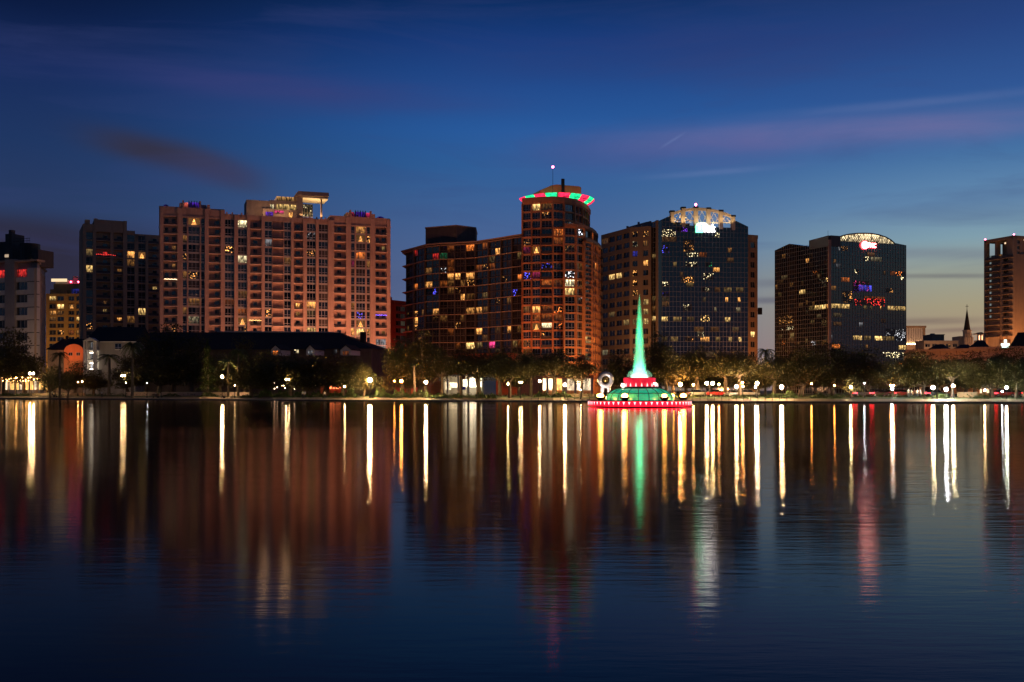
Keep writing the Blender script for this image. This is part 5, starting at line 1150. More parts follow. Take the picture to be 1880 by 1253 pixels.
TREES += [
 ('high',846,640,70,24,'oak set back behind the cafe at its left'),
 ('high',918,642,90,22,'oak set back between the cafe and the lamp-filled oak'),
 ('tall',952,646,70,30,'tall tree at the left corner of the round tower'),
 ('high',1224,642,80,12,'oak nearest the fountain on its right side'),
 ('high',1358,646,84,12,'oak above the dazzling pair of lamps'),
 ('oak',752,672,70,30,'dark oak standing before the narrow red brick building'),
 ('oak',100,668,60,20,'dark round tree left of the tall palm below the red arch'),
 ('oak',172,676,56,18,'low dark tree before the lit stair tower'),
 ('tall',236,650,80,28,'dark tree peering over between the lone palm and the white house'),
 ('oak',292,648,110,13,'wide low dark tree at the foot of the huge black tree'),
 ('oak',405,646,90,24,'dark tree filling the gap behind the lit palm'),
 ('oak',462,664,80,9,'dark low tree right of the leaning palm'),
 ('oak',566,668,90,22,'dark tree behind the twin globe lamp'),
 ('oak',630,676,70,12,'dark low tree over the soft lamp right of the diner'),
 ('tall',1160,660,70,34,'dark tree left behind the green jet'),
 ('tall',1262,656,80,34,'dark tree behind the large amber lamp'),
 ('oak',1310,668,80,30,'oak set back between the white and the red car'),
 ('oak',1392,672,80,24,'low oak beneath the small silhouetted palm'),
 ('oak',1448,664,80,30,'oak set back right of the gap between the towers'),
 ('tall',1500,644,90,32,'dark tree under the left face of the vaulted tower'),
 ('tall',1562,648,90,34,'dark tree set back behind the small glowing green tree'),
 ('oak',1616,672,80,28,'low oak behind the dark red car'),
 ('tall',1666,652,80,30,'dark tree at the right foot of the vaulted tower'),
 ('oak',1722,668,80,28,'oak set back left of the trio of lamps'),
 ('oak',1772,672,80,26,'low oak before the orange kiosk'),
 ('oak',1822,662,90,14,'dark oak left of the far right lamp'),
 ('oak',1866,668,70,9,'low dark oak right of the far right lamp'),
]
# ================================================================= lamps
def lamps():
    cache = {}
    def bulb(col, st):
        k = (col, round(st))
        if k not in cache: cache[k] = globe('lamp_globe_light', col, st*LAMPK)
        return cache[k]
    for px, py, off, r, st, col, n, lab in LAMPS:
        Y = shore(px)+off; g = ground(off); r *= .82; z = wz(py, Y)
        o = thing('street_lamp', lab, 'street lamp', (wx(px,Y), Y, g), 0, 'lamps along the lake shore'); h = max(.8, z-g)
        p = MB().tube((0,0,-.1),(0,0,.5),.14,.10,8).tube((0,0,.5),(0,0,h-r-.05),.07,.05,8)
        if n == 2: p.tube((-r*1.75,0,h-r-.1),(r*1.75,0,h-r-.1),.04,n=6)
        obj('post', p, M_black, o)
        for i in range(n):
            x = 0 if n == 1 else (i*2-1)*r*1.7
            obj('globe', MB().ball((x,0,h),r,12), bulb(col, st), o, smooth=True)
            obj('cap', MB().lathe([(r*.55,0),(r*.5,.06),(.02,.22)],8), M_black, o, loc=(x,0,h+r*.93))
LAMPK = 5.5

# ================================================================= fountain
def panelmat(name, col, st):
    m, nt, out = new(name); tc = N(nt,'ShaderNodeTexCoord'); nz = N(nt,'ShaderNodeTexNoise', i={'Scale':.8,'Detail':3.0}); Lk(nt,tc.outputs['Object'],nz.inputs['Vector'])
    mr = N(nt,'ShaderNodeMapRange', i={'From Min':.35,'From Max':.65,'To Min':st*.7,'To Max':st*1.2}); Lk(nt,nz.outputs['Fac'],mr.inputs['Value'])
    p = N(nt,'ShaderNodeBsdfPrincipled', i={'Base Color':(col[0]*.5+.05,col[1]*.5+.05,col[2]*.5+.05,1),'Roughness':.25,'Emission Color':col+(1,)}); Lk(nt,mr.outputs[0],p.inputs['Emission Strength']); Lk(nt,p.outputs[0],out.inputs['Surface']); return m
def fountain():
    Y = 142.0; X = wx(1174,Y); z = lambda py: wz(py,Y); k = Y/F
    root = thing('fountain', 'round lake fountain glowing red and green with a tall green water jet', 'fountain', (X,Y,0)); ro = 94*k
    red = panelmat('red_led_rim',(1,.008,.03),1.9); redc = panelmat('red_led_collar',(1,.012,.06),.75); grn = panelmat('green_backlit_glass',(.02,.68,.36),.5)
    zt = z(736.5); zb = .14
    obj('plinth', MB().lathe([(ro-1.1,-1.5),(ro-1.1,zb+.05)],48), M_black, root)
    obj('rim', MB().lathe([(ro-1.0,zb),(ro-.15,zb),(ro,zb+.12),(ro,zt-.1),(ro-.12,zt),(ro-.8,zt),(ro-.8,zt-.3),(ro-1.0,zt-.3),(ro-1.0,zb)],72), red, root)
    obj('rim_lip', MB().lathe([(ro-.05,zt-.02),(ro+.09,zt+.03),(ro+.09,zt+.13),(ro-.9,zt+.13),(ro-.9,zt-.01)],72), M_black, root)
    em = emit('white_rim_lamp',(1,.55,.58),2.2); tooth = MB().add([(-.16,0,.17),(.16,0,.17),(.0,0,-.26),(-.16,.08,.17),(.16,.08,.17),(.0,.08,-.26)],[(0,2,1),(3,4,5),(0,1,4,3),(1,2,5,4),(2,0,3,5)]).mesh('rim_lamp',[em])
    for i in range(60):
        a = 2*math.pi*i/60; obj('rim_lamp', tooth, parent=root, M=Matrix.Translation(((ro+.02)*math.cos(a),(ro+.02)*math.sin(a),(zt+zb)/2+.1)) @ Matrix.Rotation(a+math.pi/2,4,'Z'))
    fl = globe('warm_floodlight',(1,.42,.07),70)
    hz = z(727)
    for i, px in enumerate((1100,1139,1209,1250)):
        dx = (px-1174)*k; ry = ro-1.0; dy = -math.sqrt(max(.1, ry*ry-dx*dx)); h = obj('floodlight', MB().tube((dx,dy,zt-.2),(dx,dy,hz-.5),.12,n=6).merge(MB().lathe([(.3,0),(.62,.35),(.66,.5)],14), Matrix.Translation((dx,dy,hz-.65))), M_black, root)
        obj('lens', MB().ball((dx,dy,hz),.46 if px != 1209 else .38,14,sz=.8), fl, h, smooth=True)
    for a in (35,75,115,150):                                        # the same lamps on the far side of the rim
        dx, dy = (ro-1.0)*math.cos(R(a)), (ro-1.0)*math.sin(R(a)); h = obj('floodlight', MB().tube((dx,dy,zt-.2),(dx,dy,hz-.5),.12,n=6), M_black, root); obj('lens', MB().ball((dx,dy,hz),.45,12,sz=.72), fl, h, smooth=True)
    # green glass dome with its ribs
    rd = 62*k; zd0, zd1 = z(738), z(711.5); hd = zd1-zd0
    prof = [(rd,zd0),(rd*.985,zd0+hd*.35),(rd*.93,zd0+hd*.58),(rd*.80,zd0+hd*.78),(rd*.62,zd0+hd*.92),(rd*.42,zd0+hd)]
    dm = obj('dome', MB().lathe(prof,48), grn, root, smooth=True)
    rb = MB(); n = 20
    for i in range(n):
        a = 2*math.pi*(i+.5)/n; P = [((r+.02)*math.cos(a),(r+.02)*math.sin(a),zz+.02) for r, zz in prof]; rb.path(P,.05,5)
    for j in (2,4):
        r, zz = prof[j]; P = [((r+.02)*math.cos(2*math.pi*i/48),(r+.02)*math.sin(2*math.pi*i/48),zz+.02) for i in range(49)]; rb.path(P,.045,5)
    obj('rib', rb, M_black, dm)
    # red collar with its ring of lamps
    rc = 31*k; z0, z1 = z(711.5), z(694)
    obj('collar', MB().lathe([(rc*1.02,z0),(rc*1.06,z0+.25),(rc*.93,z0+.55),(rc*.96,z1-.1),(rc*.90,z1),(.05,z1)],36), redc, root, smooth=True)
    obj('collar_ring', MB().lathe([(rc*1.07,z0-.12),(rc*1.12,z0),(rc*1.07,z0+.10),(rc*.9,z0+.1)],36), M_black, root)
    fm = MB().lathe([(.12,0),(.09,.22),(.01,.50)],8).mesh('collar_lamp',[emit('collar_lamp_light',(1,.62,.62),1.5)])
    for i in range(20):
        a = 2*math.pi*i/20; obj('collar_lamp', fm, parent=root, loc=(rc*1.07*math.cos(a),rc*1.07*math.sin(a),z0+.12))
    big = emit('collar_spot_light',(1,.72,.5),14)
    for px, py in ((1142,708),(1200,706)):
        dx = (px-1174)*k; obj('collar_spot', MB().ball((dx,-1.2,z(py)),.26,10), big, root)
    # water: a mound of spray and a tapering jet, lit by green lamps set round the nozzle
    m, nt, out = new('backlit_spray'); tc = N(nt,'ShaderNodeTexCoord'); mp = N(nt,'ShaderNodeMapping', i={'Scale':(2.2,2.2,.16)}); Lk(nt,tc.outputs['Object'],mp.inputs['Vector'])
    nz = N(nt,'ShaderNodeTexNoise', i={'Scale':1.6,'Detail':5.0}); Lk(nt,mp.outputs[0],nz.inputs['Vector'])
    lw = N(nt,'ShaderNodeLayerWeight', i={'Blend':.5}); mr = N(nt,'ShaderNodeMapRange', i={'From Min':.3,'From Max':.7,'To Min':.75,'To Max':1.0}); Lk(nt,nz.outputs['Fac'],mr.inputs['Value'])
    sz = N(nt,'ShaderNodeSeparateXYZ'); Lk(nt,tc.outputs['Object'],sz.inputs[0]); fh = N(nt,'ShaderNodeMapRange', i={'From Min':4.0,'From Max':15.6,'To Min':1.0,'To Max':.25}); Lk(nt,sz.outputs['Z'],fh.inputs['Value'])
    iv = N(nt,'ShaderNodeMath', operation='SUBTRACT', i={0:1.0}); Lk(nt,lw.outputs['Facing'],iv.inputs[1])
    pw = N(nt,'ShaderNodeMath', operation='POWER', i={1:1.6}); Lk(nt,iv.outputs[0],pw.inputs[0])
    al = N(nt,'ShaderNodeMath', operation='MULTIPLY'); Lk(nt,pw.outputs[0],al.inputs[0]); Lk(nt,mr.outputs[0],al.inputs[1])
    a3 = N(nt,'ShaderNodeMath', operation='MULTIPLY', i={1:JET['alpha']}); Lk(nt,al.outputs[0],a3.inputs[0]); a2 = N(nt,'ShaderNodeMath', operation='MULTIPLY'); Lk(nt,a3.outputs[0],a2.inputs[0]); Lk(nt,fh.outputs[0],a2.inputs[1])
    d = N(nt,'ShaderNodeBsdfDiffuse', i={'Color':(.85,.9,.92,1)}); t = N(nt,'ShaderNodeBsdfTranslucent', i={'Color':(.85,.9,.92,1)}); dt = N(nt,'ShaderNodeMixShader', i={0:.5}); Lk(nt,d.outputs[0],dt.inputs[1]); Lk(nt,t.outputs[0],dt.inputs[2])
    tr = N(nt,'ShaderNodeBsdfTransparent'); mx = N(nt,'ShaderNodeMixShader'); Lk(nt,a2.outputs[0],mx.inputs[0]); Lk(nt,tr.outputs[0],mx.inputs[1]); Lk(nt,dt.outputs[0],mx.inputs[2]); Lk(nt,mx.outputs[0],out.inputs['Surface'])
    zj, ztip = z(692), z(541); hj = ztip-zj; r0 = 12.5*k
    def jet(f): return [(r0*f*(1-t)**.74*(1+.04*math.sin(9*t))+.03, zj+hj*t) for t in [i/22 for i in range(23)]]
    j = obj('water_jet', MB().lathe(jet(1.0),28), m, root, smooth=True); obj('water_jet_core', MB().lathe([(r*.6,zz) for r,zz in jet(1)],24), m, j, smooth=True)
    obj('jet_stream', MB().lathe([(.12,zj),(.11,zj+hj*.3),(.05,zj+hj*.6)],10), m, j, smooth=True)
    rm = 24*k; obj('water_mound', MB().lathe([(rm*.95,z1),(rm,z1+.3),(rm*.86,z1+.8),(rm*.6,z1+1.15),(rm*.3,z1+1.35),(.02,z1+1.4)],28), m, root, smooth=True)
    obj('nozzle', MB().lathe([(.5,z1-.1),(.5,z1+.2),(.2,z1+.35),(.02,z1+.35)],16), M_black, root)
    obj('spray_bulb', MB().lathe([(rm*.66,z1+.02),(rm*.55,z1+.45),(rm*.3,z1+.7),(.02,z1+.74)],20), emit('nozzle_lamp_ring',(.45,1,.70),4), root, smooth=True)
    for i in range(6):
        a = math.pi*2*(i+.5)/6; l = bpy.data.lights.new('jet_spot','SPOT'); l.color = (.02,1,.36); l.spot_size = R((20,18,16)[i%3]); l.spot_blend = 1; l.energy = JET['spot']*(1.6,.7,.35)[i%3]; l.shadow_soft_size = .15
        o = bpy.data.objects.new('jet_spot', l); COL.objects.link(o); o.parent = root; p = Vector((rd*1.02*math.cos(a),rd*1.02*math.sin(a),zd0+hd*.8)); tgt = Vector((0,0,zj+hj*(.75,.45,.2)[i%3])); o.location = p; o.rotation_euler = (tgt-p).to_track_quat('-Z','Y').to_euler()
    l = bpy.data.lights.new('mound_lamp','POINT'); l.color = (.05,1,.45); l.energy = JET['mound']; l.shadow_soft_size = .4; o = bpy.data.objects.new('mound_lamp', l); COL.objects.link(o); o.parent = root; o.location = (0,0,z1+1.0)
JET = {'alpha':.66,'spot':15000,'mound':700}

def sculpture():
    Y = shore(1112)+3.2; X = wx(1112,Y); k = Y/F; zc = wz(698.5,Y)
    root = thing('ring_sculpture', 'pale ring shaped sculpture standing on two legs at the left of the fountain', 'sculpture', (X,Y,.5)); m = pm('brushed_pale_metal',(.62,.56,.52),.35,.15,1.0,metal=.6)
    b = MB(); R0, r0 = 11.2*k, 4.0*k; n, q = 16, 10; vs, fs = [], []
    for i in range(n):
        a = 2*math.pi*i/n
        for j in range(q):
            t = 2*math.pi*j/q; rr = R0+r0*math.cos(t); vs.append((rr*math.cos(a), r0*1.1*math.sin(t), zc-.44+rr*math.sin(a)*1.02))
    for i in range(n):
        for j in range(q): fs.append((i*q+j,((i+1)%n)*q+j,((i+1)%n)*q+(j+1)%q,i*q+(j+1)%q))
    obj('ring', b.add(vs,fs), m, root)
    for s in (-1,1): obj('leg', MB().path([(s*9.5*k,0,-.05),(s*6.6*k,0,1.0),(s*5.6*k,0,zc-.44-R0*.9)],[.42,.33,.40],8), m, root)
    obj('sphere', MB().ball((0,0,zc-.44),4.6*k,16), pm('gold_sphere',(.5,.3,.08),.2,.1,1,metal=.9), root, smooth=True)
    obj('base', MB().lathe([(1.6,-.1),(1.6,.12),(1.4,.2),(.02,.2)],20), M_cap, root)
    l = bpy.data.lights.new('sculpture_spot','SPOT'); l.energy = 2600; l.color = (1,.86,.80); l.spot_size = R(50); l.spot_blend = .7; l.shadow_soft_size = .2
    o = bpy.data.objects.new('sculpture_spot', l); COL.objects.link(o); o.parent = root; o.location = (-1.5,-3.0,.35); o.rotation_euler = (Vector((0,0,2.9))-Vector(o.location)).to_track_quat('-Z','Y').to_euler()

# ================================================================= people
M_skin = pm('skin',(.45,.28,.2),.6,.1,3); M_hair = pm('hair',(.03,.022,.018),.7,.2,3); M_trou = pm('dark_trousers',(.04,.045,.06),.85,.2,3); M_shoe = pm('shoe',(.03,.03,.03),.6,.1,3)
def body_mesh(pose):
    """one continuous skinned figure, 1.72 m tall; standing, mid-stride or seated"""
    V, E, Rr = [], [], []
    def v(p, r, par=None):
        V.append(p); Rr.append(r)
        if par is not None: E.append((par, len(V)-1))
        return len(V)-1
    dz = -.46 if pose == 'sit' else 0
    pel = v((0,0,.93+dz),.15); wa = v((0,.0,1.08+dz),.125,pel); ch = v((0,.01,1.28+dz),.155,wa); nk0 = v((0,.01,1.45+dz),.075,ch); nk = v((0,0,1.51+dz),.055,nk0); hd = v((0,-.01,1.60+dz),.088,nk); v((0,-.005,1.69+dz),.075,hd)
    st = {'stand':(.04,-.03),'walk':(.30,-.28),'sit':(0,0)}[pose]
    for s, q in ((-1,st[0]),(1,st[1])):
        sh = v((s*.17,.01,1.40+dz),.07,ch); el = v((s*.23,.02-q*.35,1.14+dz),.045,sh); wr = v((s*.22,-.06-q*.7,.90+dz+(.06 if pose == 'sit' else 0)),.034,el); pa = v((s*.22,-.09-q*.75,.83+dz+(.06 if pose == 'sit' else 0)),.032,wr)
        for f, l in ((-.022,.075),(-.008,.088),(.006,.083),(.02,.066)):
            a = v((s*.22+f,-.10-q*.76,.795+dz+(.06 if pose == 'sit' else 0)),.011,pa); v((s*.22+f,-.115-q*.77,.83-l-.02+dz+(.06 if pose == 'sit' else 0)),.008,a)
        v((s*.19,-.135-q*.75,.80+dz+(.06 if pose == 'sit' else 0)),.011,pa)
        hip = v((s*.09,0,.86+dz),.105,pel)
        if pose == 'sit': kn = v((s*.12,-.42,.47),.07,hip); an = v((s*.12,-.45,.09),.045,kn); v((s*.13,-.62,.05),.042,an)
        else: kn = v((s*.10,-q*.45-.02,.48),.068,hip); an = v((s*.10,-q*.9+(.06 if q < 0 else 0),.09),.042,kn); v((s*.11,-q*.9-.16,.045),.040,an)
    me = bpy.data.meshes.new('figure'); me.from_pydata(V, E, []); o = bpy.data.objects.new('figure', me); COL.objects.link(o)
    sk = o.modifiers.new('skin','SKIN'); ss = o.modifiers.new('sub','SUBSURF'); ss.levels = ss.render_levels = 1
    for i, r in enumerate(Rr): me.skin_vertices[0].data[i].radius = (r, r*(.72 if i in (0,1,2) else 1))
    me.skin_vertices[0].data[0].use_root = True
    dg = bpy.context.evaluated_depsgraph_get(); r = bpy.data.meshes.new_from_object(o.evaluated_get(dg)); bpy.data.objects.remove(o); r.name = 'body'
    return r, dz
def people():
    P = {k: body_mesh(k) for k in ('stand','walk','sit')}; sm = {}
    for i, (px, off, pose, shirt, lab) in enumerate(PEOPLE):
        src, dz = P[pose]; me = src.copy(); me.materials.clear(); sm.setdefault(shirt, pm('shirt_cloth', shirt, .85, .15, 3))
        for m in (M_skin, sm[shirt], M_trou, M_shoe): me.materials.append(m)
        for p in me.polygons:
            c = p.center; z = c.z-dz
            arm = abs(c.x) > .185
            p.material_index = 0 if z > 1.455 or (arm and z < 1.16 and z > .6) else (1 if z > .95 else (2 if c.z > .10 else 3)); p.use_smooth = True
        Y = shore(px)+off; g = ground(off)
        o = thing('person', lab, 'person', (wx(px,Y),Y,g), [0,.6,-.7,2.8,1.2,-1.4][i%6], 'people along the lake shore'); obj('body', me, parent=o)
        h = MB().lathe([(.094,0),(.102,.05),(.085,.11),(.02,.14)],12); obj('hair', h, M_hair, o, loc=(0,.012,1.615+dz), smooth=True)
        f = MB().add([(-.016,-.088,1.60),(.016,-.088,1.60),(0,-.115,1.585),(0,-.088,1.63)],[(0,1,2),(0,2,3),(1,3,2)]).box(-.025,.025,-.090,-.082,1.548,1.556).box(-.042,-.022,-.090,-.080,1.625,1.635).box(.022,.042,-.090,-.080,1.625,1.635)
        obj('face', f, M_skin, o, loc=(0,0,dz))
        if pose == 'sit': 
            b = thing('park_bench', 'dark bench under the '+lab.split('person ')[1].replace('sitting ','seated person ')[:46].rsplit(' ',1)[0] if False else BENCH[px], 'bench', (wx(px,Y),Y+.08,g), o.rotation_euler.z, 'benches along the path')
            obj('seat', MB().box(-.75,.75,-.2,.26,.37,.41), M_bench, b); obj('backrest', MB().box(-.75,.75,.27,.31,.5,.85), M_bench, b)
            for s in (-.62,.62): obj('leg', MB().box(s-.03,s+.03,-.15,.3,-.05,.37), M_black, b)
M_bench = pm('bench_timber',(.12,.08,.05),.8,.3,3)
BENCH = {101:'bench between the small waterside trees',286:'bench under the pale topped sitter by the huge black tree',294:'bench under the grey topped sitter by the huge black tree',411:'bench beneath the big bright lamp by the lit palm'}

# ================================================================= cars
def cars():
    pm_ = {}; gl = GL; tail = emit('tail_light',(1,.02,.03),24); taild = pm('tail_lens',(.3,.01,.01),.3,.05); head = emit('head_light',(1,.95,.85),45); headd = pm('head_lens',(.6,.6,.6),.2,.05)
    L_, Wd = 2.25, .9
    prof = [(-L_,.32),(L_,.32),(L_+.03,.55),(L_-.1,.78),(.95,.93),(-1.55,.97),(-L_+.02,.92),(-L_-.03,.6)]
    top = [(1.0,.92),(.35,1.42),(-.95,1.46),(-1.7,.95)]
    for px, off, col, face, lt, lab in CARS:
        Y = shore(px)+off; g = ground(off); root = thing('parked_car', lab, 'car', (wx(px,Y),Y,g), 0 if face > 0 else math.pi, 'cars parked along the street')
        if col not in pm_:
            m = pm('car_paint', col, .28, .04, 1, spec=.6); pm_[col] = m
        b = MB(); n = len(prof); vs = []
        for y, s in ((-Wd,1),(-Wd+.0,1),(Wd,1)):
            pass
        vs = [(x*(.985),-Wd*(.93 if z < .4 or z > .9 else 1),z) for x,z in prof]+[(x*.985,Wd*(.93 if z < .4 or z > .9 else 1),z) for x,z in prof]
        b.add(vs,[tuple(range(n)),tuple(range(2*n-1,n-1,-1))]+[(i,n+i,n+(i+1)%n,(i+1)%n) for i in range(n)])
        b.box(-.95,.36,-.62,.62,1.425,1.475); body = obj('body', b, pm_[col], root)
        g2 = [(x,-(.84 if z < 1 else .64),z) for x,z in top]+[(x,(.84 if z < 1 else .64),z) for x,z in top]; k = 4
        obj('cabin_glass', MB().add(g2,[(0,1,2,3),(7,6,5,4)]+[(i,k+i,k+(i+1)%k,(i+1)%k) for i in range(k)]), gl, root)
        for x in (1.38,-1.38):
            for s in (-1,1):
                w = obj('wheel', MB().tube((x,s*.92,.32),(x,s*.70,.32),.33,n=16), M_black, root); obj('rim', MB().tube((x,s*.935,.32),(x,s*.90,.32),.2,n=12), M_mull, w)
        for s in (-1,1):
            obj('headlight', MB().ball((L_-.1,s*.62,.66),.15,8,sz=.7), head if lt == 'h' else headd, root); obj('taillight', MB().box(-L_-.06,-L_+.1,s*.68-.17,s*.68+.17,.64,.84), tail if lt == 't' else taild, root)
            obj('side_light', MB().box(-L_+.1,-L_+.75,s*.885-.03,s*.885+.03,.70,.80), tail if lt == 't' else taild, root)
            obj('bumper', MB().box(s*(L_-.02)-.06,s*(L_-.02)+.06,-.8,.8,.3,.5), M_black, root)

# ================================================================= railings, walls, diner, garden lights
def small_things():
    def rail(a, c, n, lab):
        Ya = shore(a)+.45; root = thing('railing_fence', lab, 'railing', (wx(a,Ya),Ya,.27)); P = []
        for i in range(n):
            px = a+(c-a)*i/(n-1); Y = shore(px)+.45; P.append(Vector((wx(px,Y)-root.location.x, Y-Ya, 0)))
        for p in P: obj('post', MB().tube(p,p+Vector((0,0,1.15)),.05,n=6), M_black, root)
        for z in (1.12,.75,.4):
            obj('rail', MB().path([p+Vector((0,0,z)) for p in P],.035 if z > 1 else .018,5), M_black, root)
    rail(962,1082,10,'dark lakeside railing left of the fountain'); rail(1272,1458,15,'dark lakeside railing right of the fountain')
    def low(a, c, off, h, mat, lab, name='garden_wall'):
        fr = Frame((a,shore(a)+off),(c,shore(c)+off)); root = building(name, lab, 'wall', fr); W = fr.loc(root); root.location.z = .45; W = fr.loc(root)
        obj('wall', MB().box(0,fr.L,0,.35,.3,.55+h), mat, root, W); obj('coping', MB().box(-.05,fr.L+.05,-.06,.41,.55+h,.63+h), M_cap, root, W)
    low(232,462,13,1.25,M_pink,'long low pink garden wall behind the black trees'); low(40,155,13,1.0,M_tan,'low garden wall beneath the garden lights at the left'); low(1758,1795,14,1.3,M_tan,'long low wall right of the trio of lamps'); low(1030,1090,12,.9,M_tan,'low terrace wall behind the ring sculpture')
    # diner
    fr = Frame((588,shore(600)+30),(632,shore(600)+30)); root = building('diner_kiosk', 'small diner kiosk with a red glowing window under the black banyan', 'kiosk', fr); W = fr.loc(root); U = fr.u; z = lambda py: wz(py, fr.A.y)
    obj('wall', MB().box(0,fr.L,.4,5,0,z(704)), M_red, root, W); obj('roof', MB().box(-.6,fr.L+.6,-.9,5.4,z(704.5),z(702)), M_roof, root, W)
    me = MB().box(U(605),U(628),.1,.38,z(714),z(706)); obj('window', me, WASH['redwash'], root, W)
    b = MB()
    for i in range(5): u = U(605)+(U(628)-U(605))*i/4; b.box(u-.06,u+.06,.02,.12,z(714.5),z(705.6))
    obj('window_frame', b, M_black, root, W)
    l = MB()
    rg = random.Random(3)
    for i in range(26): l.ball((U(497)+i*.52, -1+rg.uniform(-2,2), z(708)+rg.uniform(-.9,.9)), .10, 6)
    o = obj('light_string', l, emit('party_bulb',(1,.62,.38),22)); o.matrix_world = fr.M; tag(o,'string of small pale lights left of the red lit diner','lights')
    # garden restaurant lights at the far left
    fr = Frame((2,shore(2)+20),(82,shore(82)+20)); z = lambda py: wz(py, fr.A.y); root = building('garden_pergola', 'garden pergola hung with warm bulbs at the far left', 'pergola', fr); W = fr.loc(root)
    for i in range(7): u = fr.L*i/6; obj('post', MB().box(u-.12,u+.12,-.12,.12,0,z(694)), M_tan, root, W)
    obj('beam', MB().box(-.3,fr.L+.3,-.15,.15,z(694)-.02,z(692.5)), M_tan, root, W)
    b = MB()
    for i in range(30): b.ball((fr.L*(i+.5)/30, -.3+rg.uniform(-.5,.5), z(696)+rg.uniform(-.7,.35)), .13, 6)
    obj('hanging_bulb', b, emit('garden_bulb',(1,.48,.14),24), root, W)
    for i in range(9):
        u = fr.L*(i+.5)/9; obj('curtain_panel', MB().box(u-.75,u+.75,1.2,1.3,z(716),z(700)), WASH['warmwash' if i%3 else 'dimwash'], root, W)
    fr = Frame((1770,shore(1770)+28),(1830,shore(1830)+28)); root = building('brick_kiosk', 'orange lit low brick kiosk behind the far right trees', 'kiosk', fr); W = fr.loc(root); z = lambda py: wz(py, fr.A.y)
    obj('wall', MB().box(0,fr.L,.4,5,0,z(707)).box(0,1.6,0,.5,0,z(706)).box(3.5,4.3,0,.5,0,z(706)).box(fr.L-1.4,fr.L,0,.5,0,z(706)), M_orange, root, W); obj('roof', MB().box(-.4,fr.L+.4,-.4,5.4,z(706),z(704.5)), M_roof, root, W)
    for a, c in ((.15,.28),(.5,.62),(.7,.85)): obj('lit_bay', MB().box(fr.L*a,fr.L*c,.25,.39,z(722),z(709)), WASH['redwash' if a < .3 else 'dimwash'], root, W)
    for px, h, lab in ((1721,704,'pale bare pole right of the left trio lamp'),(1867,703,'thin pale pole at the far right edge'),(1696,706,'thin dark pole below the lit columns')):
        Y = shore(px)+4; o = thing('pole', lab, 'pole', (wx(px,Y),Y,.5)); obj('shaft', MB().tube((0,0,-.2),(0,0,wz(h,Y)-.5),.11,.07,8), M_pbark, o); obj('foot', MB().lathe([(.25,-.1),(.25,.1),(.02,.16)],10), M_cap, o)
